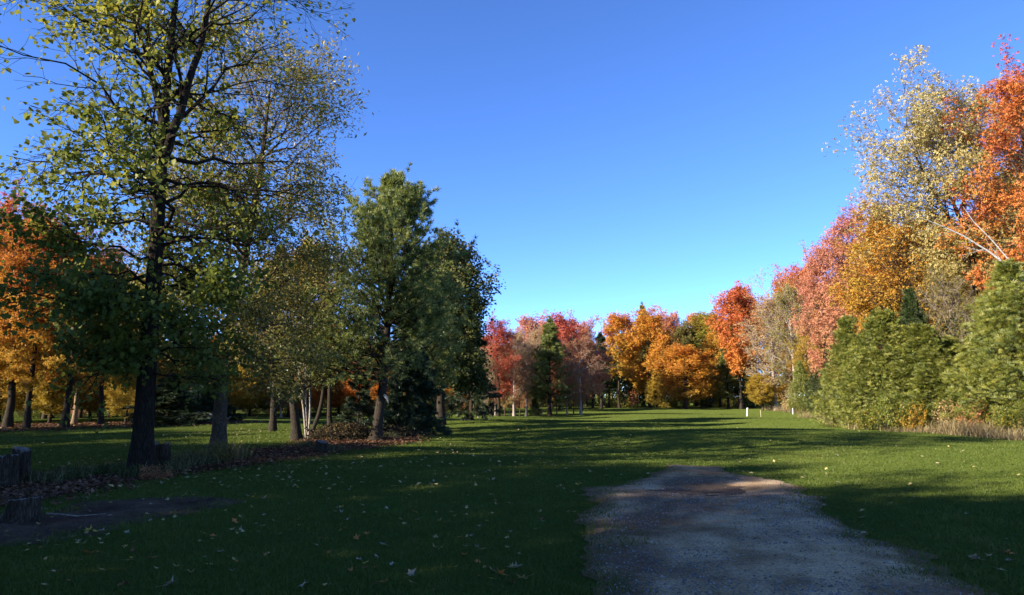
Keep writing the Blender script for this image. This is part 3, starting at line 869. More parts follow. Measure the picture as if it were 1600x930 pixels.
TRI = (TRI_V, TRI_F)
for i in range(4):        # full maples
    stock('maple%d' % i, broadleaf, 100 + i, H=12.0, R=3.6, base=0.20, trunk_r=0.20, n1=44, n2=9, n3=4, leaves=8, leaf=0.21, jit=0.26, shape=('round', 'oval', 'round', 'oval')[i],
          elev=(0, 52), tmpl=TRI, clump=0.55, hgrad=0.3, sides=8, twig=0.008, twigs=False)
for i in range(2):        # half-bare trees: many twigs, few leaves
    stock('bare%d' % i, broadleaf, 120 + i, H=12.0, R=3.2, base=0.16, trunk_r=0.17, n1=46, n2=9, n3=6, leaves=3, leaf=0.13, jit=0.18, shape='oval', elev=(15, 62),
          tmpl=TRI, clump=0.4, hgrad=0.3, sides=8, twig=0.010, l2leaf=False)
for i in range(3):        # forest trees: long clean trunk, high crown
    stock('tall%d' % i, broadleaf, 140 + i, H=13.0, R=3.0, base=0.36, trunk_r=0.18, n1=38, n2=9, n3=4, leaves=7, leaf=0.20, jit=0.24, shape='oval', elev=(0, 52), tmpl=TRI, clump=0.45, hgrad=0.35, sides=8, twig=0.007, twigs=False)
for i in range(2):        # fine-leaved nearer maples with airy crown
    stock('airy%d' % i, broadleaf, 160 + i, H=13.0, R=3.2, base=0.22, trunk_r=0.19, n1=44, n2=10, n3=5, leaves=7, leaf=0.125, jit=0.16, shape='oval', elev=(0, 55), tmpl=TRI, clump=0.45, hgrad=0.35, sides=8, twig=0.005)
stock('pine0', conifer, 180, 9.0, 2.2, 'pine', base=0.14, trunk_r=0.14, tuft=0.26, dens=0.6, n2=8, slim=True, irregular=0.4)
stock('pine1', conifer, 181, 9.0, 2.0, 'pine', base=0.2, trunk_r=0.14, tuft=0.26, dens=0.6, n2=8, slim=True, irregular=0.4)
stock('spruce0', conifer, 182, 6.0, 2.0, 'spruce', base=0.04, trunk_r=0.10, whorl=0.34, per=7, tuft=0.24, dens=0.9, n2=8)
for i in range(3):
    stock('cedar%d' % i, cedar, 190 + i, 6.0, 1.4, n=15000, spray=0.135, point=(1.15, 0.95, 1.3, 0.9)[i])
for i in range(2):
    stock('shrub%d' % i, shrub, 210 + i, 1.6, 1.2, stems=22, n2=8, leaves=7, leaf=0.10)

COLOUR = {'green': 'dark green', 'olive': 'olive', 'gold': 'golden', 'yellow': 'yellow', 'orange': 'orange', 'rust': 'rusty brown', 'pink': 'salmon', 'tan': 'tan', 'sunset': 'red and yellow', 'yellowgreen': 'yellow-green'}
N_PLACED = [0]
def put(key, name, px, Y, top, half, pal, bark, label, cat='tree', group=None, H=None):
    """place a copy of a stock tree: photo column px, depth Y, crown top row, crown half width in photo pixels"""
    ms, h0, r0 = STOCK[key]
    Hh = px_z(top, Y) if H is None else H
    Rr = half * Y / F_PX
    N_PLACED[0] += 1
    rz = (N_PLACED[0] * 2.39996) % 6.283
    X = px_x(px, Y)
    label = label.replace('COL', COLOUR.get(pal, ''))
    parts = ('stem', 'foliage') if key.startswith('shrub') else ('trunk', 'crown')
    return plant(name, ms, (BARK[bark], PAL[pal]), (X, Y), label, cat, group, rz, (Rr / r0, Rr / r0, Hh / h0), parts)

# ---- middle row in front of the far wood (60 m)
put('airy0', 'red_maple_tree', 779, 57, 498, 30, 'red', 'dark', 'slender bright red maple at the left end of the middle row')
put('bare0', 'ash_tree', 803, 60, 512, 26, 'tan', 'twig', 'half-bare pinkish-grey tree just right of the slender red maple')
put('bare1', 'ash_tree', 822, 62, 506, 27, 'tan', 'twig', 'half-bare tree with a few rusty leaves, second right of the slender red maple')
put('bare0', 'ash_tree', 838, 64, 510, 24, 'tan', 'twig', 'half-bare pale-stemmed tree touching the left side of the lone green pine')
put('pine0', 'lone_pine_tree', 858, 61, 498, 31, 'pine', 'dark', 'pointed green pine standing alone in the middle row of trees')
put('bare0', 'ash_tree', 906, 62, 522, 32, 'rust', 'twig', 'half-bare reddish-brown tree right of the lone green pine')
put('bare0', 'ash_tree', 885, 64, 530, 18, 'rust', 'twig', 'narrow bare twiggy tree between the lone pine and the reddish-brown tree')
put('maple0', 'red_maple_tree', 838, 82, 492, 40, 'pink', 'dark', 'salmon-red maple crown rising behind the half-bare trees left of the lone pine')
put('maple1', 'red_maple_tree', 874, 80, 492, 34, 'red', 'dark', 'scarlet maple crown directly behind the top of the lone pine')
put('maple2', 'red_maple_tree', 908, 84, 496, 30, 'pink', 'dark', 'crimson maple crown behind the reddish-brown half-bare tree')
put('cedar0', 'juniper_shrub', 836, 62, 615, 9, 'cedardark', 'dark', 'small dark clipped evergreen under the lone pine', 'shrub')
for k, (px, Y, tp) in enumerate([(757, 52, 545), (766, 55, 540), (774, 60, 530), (789, 58, 535), (796, 63, 528), (812, 60, 535), (846, 66, 535), (869, 66, 540), (748, 54, 560), (895, 67, 540)]):
    put('bare%d' % (k % 2), 'slender_tree', px, Y, tp, 13, ('tan', 'tan', 'pink')[k % 3], ('twig', 'grey')[k % 2], 'slender half-bare tree with COL leaves in the middle row of trunks', group='slender trees of the middle row')
put('pine1', 'pine_tree', 938, 92, 522, 22, 'spruce', 'dark', 'dark green pine between the middle row and the orange far wood')
put('pine1', 'pine_tree', 925, 98, 535, 20, 'spruce', 'dark', 'dark pine behind the reddish-brown half-bare tree')

# ---- far wood (90-115 m)
put('tall0', 'maple_tree', 966, 97, 490, 30, 'sunset', 'dark', 'tall far maple, red at the top and yellow-green below, left end of the far wood')
put('maple3', 'maple_tree', 1013, 96, 484, 38, 'goldorange', 'dark', 'broad golden-orange far maple left of the low round orange tree')
put('pine0', 'pine_tree', 1004, 110, 478, 22, 'pine', 'dark', 'green pine top poking above the golden-orange far maple')
put('maple0', 'maple_tree', 1046, 110, 487, 26, 'pink', 'dark', 'pinkish-red crown behind the golden-orange far maple')
put('maple1', 'maple_tree', 1066, 104, 504, 28, 'olive', 'dark', 'olive-green crown above the low round orange tree')
put('maple2', 'maple_tree', 1090, 112, 492, 26, 'orange', 'dark', 'orange crown in the back of the far wood above the olive one')
put('tall1', 'maple_tree', 1106, 104, 488, 30, 'yellowgreen', 'dark', 'yellow-green far tree left of the tall deep orange maple')
put('maple3', 'maple_tree', 1122, 100, 512, 26, 'gold', 'dark', 'golden crown left of and below the tall deep orange maple')
put('maple0', 'maple_tree', 1069, 90, 539, 45, 'goldorange', 'grey', 'low round orange maple with a clear trunk at the edge of the lawn')
put('tall2', 'maple_tree', 1154, 90, 447, 36, 'deeporange', 'dark', 'tall deep orange maple left of the tan half-bare tree')
put('maple1', 'maple_tree', 1172, 104, 446, 26, 'orange', 'dark', 'orange maple behind the tall deep orange one')
put('pine1', 'pine_tree', 1134, 92, 540, 24, 'pine', 'dark', 'green pine right of the low round orange maple')
put('maple0', 'small_maple_tree', 1022, 94, 592, 15, 'yellow', 'dark', 'small bright yellow sapling at the foot of the far wood')
put('airy0', 'maple_tree', 1402, 47, 308, 62, 'gold', 'grey', 'golden-tan maple filling the slope between the salmon maple and the yellow oak')
put('bare1', 'maple_tree', 1425, 44, 285, 74, 'gold', 'grey', 'thin gold-tan tree filling the slope left of the tall yellow oak')
put('bare0', 'maple_tree', 1480, 43, 320, 62, 'gold', 'grey', 'gold tree in front of the trunk of the tall yellow oak')
put('maple3', 'small_maple_tree', 1187, 80, 585, 22, 'yellow', 'grey', 'low golden-yellow tree at the foot of the tan half-bare tree')
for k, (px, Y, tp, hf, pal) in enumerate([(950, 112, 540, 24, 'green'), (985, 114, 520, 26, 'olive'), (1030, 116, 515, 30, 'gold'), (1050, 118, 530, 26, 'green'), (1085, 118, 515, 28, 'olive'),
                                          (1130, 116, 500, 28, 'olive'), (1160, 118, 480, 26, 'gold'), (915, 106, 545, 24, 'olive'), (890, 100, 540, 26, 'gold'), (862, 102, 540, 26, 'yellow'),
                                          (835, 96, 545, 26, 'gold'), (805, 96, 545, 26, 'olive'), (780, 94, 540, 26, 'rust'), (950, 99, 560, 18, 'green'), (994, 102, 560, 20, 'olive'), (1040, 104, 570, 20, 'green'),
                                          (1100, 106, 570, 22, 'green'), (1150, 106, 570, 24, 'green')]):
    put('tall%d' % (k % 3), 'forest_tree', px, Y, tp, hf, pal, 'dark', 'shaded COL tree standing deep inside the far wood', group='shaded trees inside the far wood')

# ---- right-hand wood, coming nearer
put('bare1', 'ash_tree', 1208, 80, 428, 46, 'tan', 'twig', 'tall tan half-bare tree with pale trunk at the far end of the right wood')
put('bare0', 'ash_tree', 1238, 76, 440, 36, 'willow', 'twig', 'half-bare olive-tan tree right of the tall tan one')
put('maple0', 'maple_tree', 1240, 92, 424, 36, 'orange', 'dark', 'orange crown showing above the tan half-bare trees')
put('airy0', 'maple_tree', 1258, 82, 408, 36, 'deeporange', 'grey', 'orange-red maple closing the wall between the tan and the salmon trees')
put('airy1', 'red_maple_tree', 1288, 64, 388, 36, 'pink', 'grey', 'salmon-red maple behind the small yellow tree')
put('airy0', 'red_maple_tree', 1338, 60, 332, 52, 'pink', 'grey', 'tall salmon maple with thin outer twigs behind the left cedars')
put('airy1', 'maple_tree', 1392, 54, 345, 50, 'rust', 'grey', 'pinkish-tan thinning maple left of the tall yellow oak')
put('airy0', 'small_maple_tree', 1266, 70, 512, 24, 'yellow', 'grey', 'small clear yellow tree against the salmon-red maple')
put('airy0', 'maple_tree', 1455, 46, 395, 62, 'orange', 'grey', 'orange maple under the tall yellow oak and above the cedars')
put('airy1', 'maple_tree', 1535, 46, 360, 60, 'goldorange', 'grey', 'golden-orange tree between the yellow oak trunk and the red maple')
put('airy0', 'maple_tree', 1372, 48, 420, 44, 'orange', 'grey', 'lower orange-salmon tree directly above the middle cedars')
put('bare0', 'young_tree', 1488, 38, 425, 44, 'olive', 'twig', 'olive half-bare young tree rising between the cedars')
put('bare0', 'young_tree', 1535, 37, 460, 34, 'yellowgreen', 'twig', 'yellow-green young tree left of the rightmost cedar')
for k, (px, Y, tp, hf, pal) in enumerate([(1215, 104, 470, 30, 'orange'), (1262, 90, 470, 34, 'pink'), (1300, 82, 440, 40, 'orange'), (1350, 76, 400, 50, 'gold'), (1420, 66, 390, 60, 'pink'),
                                          (1490, 60, 380, 60, 'gold'), (1570, 56, 330, 60, 'orange'), (1640, 50, 250, 80, 'gold'), (1700, 46, 300, 90, 'olive'), (1320, 70, 520, 40, 'olive'), (1250, 84, 560, 40, 'gold'),
                                          (1400, 58, 520, 50, 'olive'), (1480, 54, 500, 50, 'olive'), (1560, 50, 480, 60, 'olive')]):
    put('maple%d' % (k % 4), 'forest_tree', px, Y, tp, hf, pal, 'dark', 'COL tree deep inside the right-hand wood', group='trees deep inside the right-hand wood')

OAK_Y = 40.0
oak = broadleaf(71, H=px_z(108, OAK_Y) * 0.79, R=4.9, base=0.42, trunk_r=0.30, n1=42, n2=10, n3=5, leaves=11, leaf=0.135, jit=0.22, shape='oval', elev=(5, 55), curl=0.12, tmpl=TRI,
                clump=0.45, hgrad=0.2, sides=10, twig=0.007, lean=(-0.01, 0), split=[(9.5, -3.4, -0.6, 0.7), (11.0, -1.4, 0.5, 0.65)])
plant('oak_tree', oak, (BARK['grey'], PAL['paleyellow']), (px_x(1530, OAK_Y), OAK_Y), 'tallest tree on the right, thinning yellow oak with forked limbs against the sky', 'tree')
RM_Y = 36.0
rm = broadleaf(73, H=px_z(80, RM_Y) * 0.86, R=3.7, base=0.22, trunk_r=0.28, n1=48, n2=10, n3=5, leaves=8, leaf=0.125, jit=0.17, shape='oval', elev=(0, 52), tmpl=TRI, clump=0.5, hgrad=0.25, sides=10)
plant('red_maple_tree', rm, (BARK['grey'], PAL['deeporange']), (px_x(1632, RM_Y), RM_Y), 'tall red-orange maple at the right edge of the picture', 'tree')
rm2 = STOCK['airy1'][0]
plant('red_maple_tree', rm2, (BARK['grey'], PAL['red']), (px_x(1690, 42), 42.0), 'crimson maple whose crown tip shows at the far right edge', 'tree', None, 1.0, (1.35, 1.35, 1.62))

# leaning birch
BI_Y = 32.5
def bp(px, py, dy=0.0): return (px_x(px, BI_Y), BI_Y + dy, px_z(py, BI_Y))
b0 = np.array([bp(1760, 668), bp(1720, 600), bp(1660, 505), bp(1600, 428), bp(1562, 395), bp(1520, 368), bp(1485, 352), bp(1455, 340)])
b1 = np.array([bp(1615, 445), bp(1590, 410, -.1), bp(1560, 375, -.2), bp(1535, 348, -.2), bp(1518, 325, -.3)])
rngb = np.random.default_rng(5)
org = np.array([b0[0][0], BI_Y, float(ground_h(b0[0][0], BI_Y)) - 0.05]); b0[0][2] = org[2]
bparts = [tubes((b0 - org)[None], np.array([[.085, .08, .07, .06, .045, .034, .024, .010]]), 9) + (None,), tubes((b1 - org)[None], np.array([[.04, .034, .027, .02, .008]]), 7) + (None,)]
Pb, Rb, pb_ = children(rngb, (b0 - org)[None], np.array([[.085, .08, .07, .06, .045, .034, .024, .010]]), 9, 0.45, 1.0, 0.8, 0.13, 5, 0.35, 0.004, 0.0)
Pb2, Rb2, pb2_ = children(rngb, Pb, Rb, 5, 0.2, 1.0, 0.7, 0.5, 4, 0.6, 0.004, 0.0)
bparts += [tubes(Pb, Rb, 4) + (None,), tubes(Pb2, Rb2, 3) + (None,)]
posb, vb, _ = spread_leaves(rngb, Pb2, rngb.uniform(0, 1, len(pb2_)), 4, 0.08)
plant('birch_tree', (make_mesh('trunk', bparts, True), make_mesh('crown', [leaf_mesh(rngb, posb, vb, np.zeros(3), 0.09, KITE_V, KITE_F)])), (BARK['birch'], PAL['yellow']),
      tuple(org), 'white-barked birch leaning left across the red maple at the right edge', 'tree')

# cedars and shrubs along the right edge
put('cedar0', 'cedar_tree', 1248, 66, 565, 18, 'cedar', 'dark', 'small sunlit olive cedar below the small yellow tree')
put('cedar1', 'cedar_tree', 1272, 65, 572, 18, 'cedardark', 'dark', 'small dark shaded cedar right of the small sunlit one')  # its shade is put into the darker spray colour
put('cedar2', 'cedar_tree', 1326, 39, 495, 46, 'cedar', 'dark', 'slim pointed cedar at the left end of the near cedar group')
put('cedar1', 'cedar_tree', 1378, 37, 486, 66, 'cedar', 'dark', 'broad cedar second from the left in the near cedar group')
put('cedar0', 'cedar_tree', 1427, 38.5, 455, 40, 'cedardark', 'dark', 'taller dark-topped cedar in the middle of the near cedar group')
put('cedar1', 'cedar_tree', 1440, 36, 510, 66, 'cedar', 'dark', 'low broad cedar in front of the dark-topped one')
put('cedar1', 'cedar_tree', 1510, 38, 490, 66, 'cedardark', 'dark', 'shaded cedar recessed between the near group and the rightmost cedar')  # shade of the recess is painted in by the darker sprays
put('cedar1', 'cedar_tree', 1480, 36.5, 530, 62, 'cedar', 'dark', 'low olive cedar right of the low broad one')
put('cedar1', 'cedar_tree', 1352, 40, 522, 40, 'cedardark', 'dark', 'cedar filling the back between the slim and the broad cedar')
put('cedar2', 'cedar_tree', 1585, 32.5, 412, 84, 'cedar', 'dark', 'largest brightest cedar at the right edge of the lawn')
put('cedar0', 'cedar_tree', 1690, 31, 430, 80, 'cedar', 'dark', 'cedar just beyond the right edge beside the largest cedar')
for k, (px, Y, tp, hf, pal, lab) in enumerate([
        (1380, 34.5, 612, 24, 'yellowgreen', 'low yellow-green shrub at the foot of the broad cedar'),
        (1418, 34.0, 628, 20, 'gold', 'small golden shrub right of the low yellow-green one'),
        (1345, 35.5, 630, 18, 'yellowgreen', 'small leafy shrub below the slim pointed cedar'),
        (1470, 34.0, 622, 26, 'tan', 'brown twiggy shrub in the gap between the cedars'),
        (1515, 33.0, 618, 28, 'rust', 'larger russet twiggy shrub left of the largest cedar'),
        (1560, 30.5, 632, 24, 'yellowgreen', 'low green shrub in front of the largest cedar'),
        (1605, 29.5, 630, 26, 'olive', 'olive shrub at the right edge below the largest cedar'),
        (1228, 70, 612, 16, 'tan', 'tan scrub at the foot of the tan half-bare tree'),
        (1290, 52, 625, 18, 'olive', 'low scrub between the small cedars and the near cedar group')]):
    put('shrub%d' % (k % 2), 'shrub', px, Y, tp, hf, pal, 'dark', lab, 'shrub')

# ---- left-hand wood
put('airy0', 'maple_tree', 24, 38, 312, 72, 'sunset', 'dark', 'maple with pink-red top and yellow lower leaves at the left edge')
put('airy1', 'maple_tree', 53, 37, 335, 66, 'sunset', 'dark', 'thick dark-trunked orange maple second from the left edge')
put('airy0', 'maple_tree', 112, 37.5, 350, 66, 'sunset', 'dark', 'stout dark-trunked orange maple left of the large linden trunk')
put('airy1', 'maple_tree', -45, 38.5, 325, 72, 'sunset', 'dark', 'orange maple whose branches enter at the left edge')
put('tall0', 'maple_tree', 167, 41, 420, 60, 'gold', 'dark', 'golden tree with dark trunk directly left of the linden trunk')
put('tall1', 'maple_tree', 126, 43, 400, 50, 'yellow', 'tan', 'yellow tree with sunlit tan trunk in the left wood')
put('spruce0', 'spruce_tree', 272, 39, 588, 46, 'spruce', 'dark', 'low wide dark spruce right of the linden trunk')
put('spruce0', 'spruce_tree', 338, 46, 600, 32, 'spruce', 'dark', 'low dark spruce behind the grey-trunked tree')
put('spruce0', 'blue_spruce_tree', 313, 50, 572, 20, 'bluespruce', 'dark', 'small bluish spruce between the two low dark spruces')
put('maple0', 'small_maple_tree', 205, 45, 575, 34, 'yellow', 'dark', 'low yellow maple glowing beside the linden trunk')
put('maple1', 'small_maple_tree', 335, 58, 560, 34, 'yellow', 'dark', 'small yellow tree above the low spruces')
put('maple2', 'small_maple_tree', 395, 60, 575, 30, 'gold', 'dark', 'golden bush-like tree between the two grey trunks')
put('maple3', 'small_maple_tree', 428, 62, 585, 26, 'yellow', 'dark', 'bright yellow small tree left of the leaning trunk')
put('maple0', 'maple_tree', 486, 64, 562, 44, 'deeporange', 'dark', 'vivid orange maple seen between the slim pale stems')
put('maple1', 'maple_tree', 532, 66, 566, 36, 'deeporange', 'dark', 'orange-red maple seen left of the small thin spruce')
put('tall2', 'maple_tree', 478, 55, 372, 44, 'yellow', 'grey', 'yellow treetop showing between the olive trees and the white pine')
put('bare0', 'ash_tree', 444, 58, 560, 24, 'tan', 'twig', 'bare grey scrubby tree behind the leaning trunk')
put('maple2', 'maple_tree', 620, 66, 575, 40, 'orange', 'dark', 'orange maple glimpsed behind the white pine and dark spruce')
put('maple3', 'maple_tree', 708, 70, 560, 40, 'orange', 'dark', 'orange maple behind the trunk of the dark green oak')
put('maple0', 'maple_tree', 745, 76, 555, 36, 'rust', 'dark', 'rusty tree behind the dark open-branched fir')
put('maple1', 'small_maple_tree', 88, 46, 560, 42, 'yellow', 'dark', 'low bright yellow maple between the two dark maple trunks at the left')
put('maple2', 'small_maple_tree', 10, 47, 555, 46, 'gold', 'dark', 'low golden maple behind the leftmost trunks')
put('maple3', 'small_maple_tree', 150, 49, 566, 40, 'goldorange', 'dark', 'low orange-gold maple left of the linden trunk')
put('maple0', 'small_maple_tree', 250, 54, 560, 40, 'gold', 'dark', 'golden maple showing above the low wide spruce')
put('maple2', 'small_maple_tree', 372, 56, 568, 34, 'yellow', 'dark', 'yellow maple right beside the grey trunk of the second tree')
put('maple1', 'small_maple_tree', 455, 60, 560, 36, 'orange', 'dark', 'orange maple directly behind the leaning trunk')
put('maple3', 'small_maple_tree', 575, 62, 570, 36, 'orange', 'dark', 'orange maple behind the small thin spruce')
put('maple0', 'small_maple_tree', 665, 62, 575, 34, 'gold', 'dark', 'gold maple glimpsed right of the dark spruce')
rngw = np.random.default_rng(77)
pals = ['gold', 'orange', 'yellow', 'olive', 'rust', 'sunset', 'gold', 'tan']
for k in range(40):
    px = -140 + 900 * (k + rngw.uniform(0.1, 0.9)) / 40
    if px < 270:
        Y = rngw.uniform(44, 62)
    else:
        Y = rngw.uniform(70, 92)
    put('tall%d' % (k % 3), 'forest_tree', px, Y, rngw.uniform(400, 470) if px < 240 else rngw.uniform(500, 545), rngw.uniform(30, 46) * 50 / Y, pals[k % 8], ('dark', 'grey')[k % 2],
        'straight-trunked COL tree among many in the left wood', group='trees deep in the left wood')
for k in range(22):
    px = -160 + 940 * (k + rngw.uniform(0.1, 0.9)) / 22
    put('maple%d' % (k % 4), 'forest_tree', px, rngw.uniform(98, 120), rngw.uniform(530, 560), 44, pals[(k * 3) % 8], 'dark', 'COL tree closing the view at the back of the left wood', group='trees at the back of the left wood')
for k in range(30):
    px = -120 + 900 * (k + rngw.uniform(0.1, 0.9)) / 30
    put('shrub%d' % (k % 2), 'shrub', px, rngw.uniform(60, 74) if px > 260 else rngw.uniform(46, 62), rngw.uniform(612, 628), rngw.uniform(14, 24), ('olive', 'yellowgreen', 'tan', 'rust', 'green')[k % 5], 'dark',
        'low COL undergrowth shrub in the left wood', 'shrub', group='undergrowth shrubs of the left wood')
for k in range(26):
    px = 760 + 440 * (k + rngw.uniform(0.1, 0.9)) / 26
    put('shrub%d' % (k % 2), 'shrub', px, rngw.uniform(98, 108), rngw.uniform(606, 622), rngw.uniform(10, 17), ('olive', 'gold', 'yellowgreen', 'rust', 'green')[k % 5], 'dark',
        'low COL shrub along the dark foot of the far wood', 'shrub', group='shrubs at the foot of the far wood')

for k in range(24):
    px = 740 + 480 * (k + rngw.uniform(0.1, 0.9)) / 24
    put('shrub%d' % (k % 2), 'understory_tree', px, rngw.uniform(112, 126), rngw.uniform(560, 590), rngw.uniform(26, 36), ('olive', 'green', 'olive', 'gold', 'green')[k % 5], 'dark',
        'dense young COL tree closing gaps behind the far wood', 'tree', group='understory at the back of the far wood')
for k in range(30):
    px = -180 + 940 * (k + rngw.uniform(0.1, 0.9)) / 30
    put('shrub%d' % (k % 2), 'understory_tree', px, rngw.uniform(96, 112), rngw.uniform(572, 596), rngw.uniform(26, 36), ('olive', 'rust', 'green', 'gold', 'tan')[k % 5], 'dark',
        'dense young COL tree closing gaps behind the left wood', 'tree', group='understory at the back of the left wood')

# ---- shade trees standing left of and behind the camera (their shade falls over the foreground)
def shade(u, v, key, Hh, Rr, pal, label):
    ms, h0, r0 = STOCK[key]
    x = u * SUN_TO[0] - v * SUN_TO[1]; y = u * SUN_TO[1] + v * SUN_TO[0]
    N_PLACED[0] += 1
    plant('shade_tree', ms, (BARK['dark'], PAL[pal]), (x, y), label, 'tree', 'trees outside the left edge of the view', N_PLACED[0] * 2.4, (Rr / r0, Rr / r0, Hh / h0))

SHADE_L = 'tall tree standing outside the left edge of the view'
for (u, v, key, Hh, Rr) in [(-15, 4.2, 'maple0', 12.5, 3.6), (-15, -2.5, 'maple1', 13, 4.0), (-18, 0.5, 'maple3', 13, 4.2), (-19, 6.6, 'maple2', 13.5, 3.4), (-26, 3, 'maple0', 14, 4.5), (-16, -8, 'maple1', 13, 4.6),
                            (-19, 11.4, 'maple3', 13.6, 3.2), (-20, 16.6, 'maple1', 12.8, 3.4), (-19, 21.4, 'maple0', 11.8, 2.8), (-24, 26.0, 'maple2', 11.5, 2.7), (-22, 31, 'maple3', 11, 2.7), (-25, 36.5, 'maple1', 11.5, 2.8), (-23, 42, 'maple0', 11, 2.7),
                            (-27, 14, 'maple2', 13.5, 3.5), (-14, 15.5, 'maple3', 9.2, 2.6), (-20, 24.5, 'maple1', 10.5, 2.4), (-19, 35, 'maple2', 10, 2.4)]:
    shade(u, v, key, Hh, Rr, 'green', SHADE_L)

# ------------------------------------------------------------------ stumps, brush pile, stakes
def stump(label, x, y, r, h, seed, tilt=0.15, ragged=0.05, flare=0.5, split=False):
    rng = np.random.default_rng(seed)
    z0 = float(ground_h(x, y))
    root = empty('tree_stump', (x, y, z0), rng.uniform(0, 6.28)); tag(root, label, 'stump')
    n, rows = 30, 12
    a = np.arange(n) * 2 * math.pi / n
    lob = 1 + 0.10 * np.sin(a * 5 + rng.uniform(0, 6)) + 0.06 * np.sin(a * 9 + rng.uniform(0, 6)) + rng.normal(0, 0.025, n)
    top = h * (1 + tilt * np.cos(a + rng.uniform(0, 6))) + rng.normal(0, ragged * h, n)
    if split: top = top - h * 0.35 * (np.cos(a - 2.0) > 0.75)
    V = []
    for j in range(rows):
        t = j / (rows - 1)
        rad = r * lob ** (1.6 - 0.9 * t) * (1 + flare * math.exp(-t * h / 0.12) * (1 + 0.5 * np.sin(a * 4 + 1)))
        rad = rad * (1 + rng.normal(0, 0.012, n))
        V.append(np.stack([rad * np.cos(a), rad * np.sin(a), -0.05 + (top + 0.05) * t], 1))
    V = np.array(V).reshape(-1, 3)
    i = np.arange(rows - 1)[:, None] * n; j = np.arange(n)[None]
    Q = np.stack([i + j, i + (j + 1) % n, i + n + (j + 1) % n, i + n + j], -1).reshape(-1, 4)
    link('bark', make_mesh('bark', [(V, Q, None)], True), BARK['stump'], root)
    ring = V[-n:]; rings = [ring * [1, 1, 1] - [0, 0, 0.004]]
    for s_ in (0.8, 0.5, 0.2):
        q = ring.copy(); q[:, :2] *= s_; q[:, 2] = (ring[:, 2] * s_ + ring[:, 2].mean() * (1 - s_)) - 0.03 * h + rng.normal(0, ragged * h * 0.8, n)
        rings.append(q)
    VT = np.concatenate(rings + [np.array([[0, 0, ring[:, 2].mean() - 0.03 * h]])])
    i = np.arange(3)[:, None] * n
    Qt = np.stack([i + j, i + (j + 1) % n, i + n + (j + 1) % n, i + n + j], -1).reshape(-1, 4)
    Tt = np.stack([3 * n + j[0], 3 * n + (j[0] + 1) % n, np.full(n, 4 * n)], -1)
    link('cut_top', make_mesh('cut_top', [(VT, Qt, None), (VT, Tt, None)]), WOOD, root)
    return root


def sx(px, Y): return px_x(px, Y)
X, Y = px_ground(36, 815); stump('low broad grey stump at the near left edge of the bare soil', X, Y, 0.165, 0.29, 1, 0.06, 0.03, 0.55)
X, Y = px_ground(30, 756); stump('tall weathered stump standing right of the blackened one at the left edge', X, Y, 0.15, 0.62, 2, 0.08, 0.03, 0.3)
X, Y = px_ground(-2, 762); stump('wide blackened stump cut by the left edge of the picture', X, Y, 0.26, 0.55, 3, 0.05, 0.04, 0.2)
X, Y = px_ground(248, 731); stump('dark hollow-topped stump right beside the large linden trunk', X, Y, 0.20, 0.52, 4, 0.06, 0.06, 0.45, True)
X, Y = px_ground(503, 708); stump('small pale mossy stump in front of the brush pile', X, Y, 0.16, 0.33, 5, 0.1, 0.04, 0.35)

# brush pile: dead branches and clinging dry leaves
def brush(name, label, px, Y, wid, dep, hei, seed, nst, mats, leaves=3500, leaf=0.08):
    rng = np.random.default_rng(seed)
    x0 = px_x(px, Y)
    root = empty(name, (x0, Y, float(ground_h(x0, Y)))); tag(root, label, 'brush pile')
    env = lambda x, y: hei * np.sqrt(np.clip(1 - (x / wid) ** 2 - (y / dep) ** 2, 0, 1))
    p = np.stack([rng.uniform(-wid, wid, nst) * 0.9, rng.uniform(-dep, dep, nst) * 0.9, np.zeros(nst)], 1)
    p[:, 2] = env(p[:, 0], p[:, 1]) * rng.uniform(0.0, 0.95, nst)
    a = rng.uniform(0, 6.28, nst); e = rng.normal(0, 0.25, nst)
    d = np.stack([np.cos(a) * np.cos(e), 0.6 * np.sin(a) * np.cos(e), np.sin(e)], 1)
    L = rng.uniform(0.5, 1.5, nst) * min(1.0, wid)
    P1, R1 = grow(rng, p - d * L[:, None] * 0.5, d, L, 6, rng.uniform(0.008, 0.028, nst), 0.004, -0.03)
    P1[:, :, 2] = np.maximum(P1[:, :, 2], 0.01)
    P2, R2, _ = children(rng, P1, R1, 4, 0.2, 1.0, 0.7, 0.4, 4, 0.6, 0.003, 0.0)
    P2[:, :, 2] = np.maximum(P2[:, :, 2], 0.01)
    link('dead_branch_heap', make_mesh('branches', [tubes(P1, R1, 5) + (None,), tubes(P2, R2, 3) + (None,)], True), mats[0], root)['kind'] = 'stuff'
    x = rng.uniform(-wid, wid, leaves); y = rng.uniform(-dep, dep, leaves)
    z = env(x, y) * rng.uniform(0.2, 1.02, leaves); ok = z > 0.01
    pos = np.stack([x, y, z], 1)[ok]
    link('dry_foliage', make_mesh('dry_foliage', [leaf_mesh(rng, pos, rng.uniform(0, 1, len(pos)), np.array([0, 0, -.5]), leaf, NARROW_V, KITE_F)]), mats[1], root)['kind'] = 'stuff'
    return root


M_DEADLEAF = leaf_mat('dead_brown_foliage', [(0.1, (0.022, 0.02, 0.010)), (0.6, (0.05, 0.043, 0.02)), (0.95, (0.13, 0.075, 0.03))], 0.15)
brush('brush_pile', 'long dark brush pile of dead branches left of the white pine trunk', 541, 25.6, 1.25, 0.65, 0.62, 31, 150, (BARK['dark'], M_DEADLEAF), 6500, 0.10)
brush('brush_pile', 'low leafy brush heap between the white pine trunk and the dark spruce', 619, 27.5, 0.85, 0.5, 0.45, 32, 60, (BARK['dark'], M_DEADLEAF), 3000, 0.09)
brush('brush_pile', 'pale heap of cut branches beside the low wide spruce', 320, 44.0, 1.5, 0.8, 0.6, 33, 170, (BARK['pale'], M_DRY), 900, 0.10)

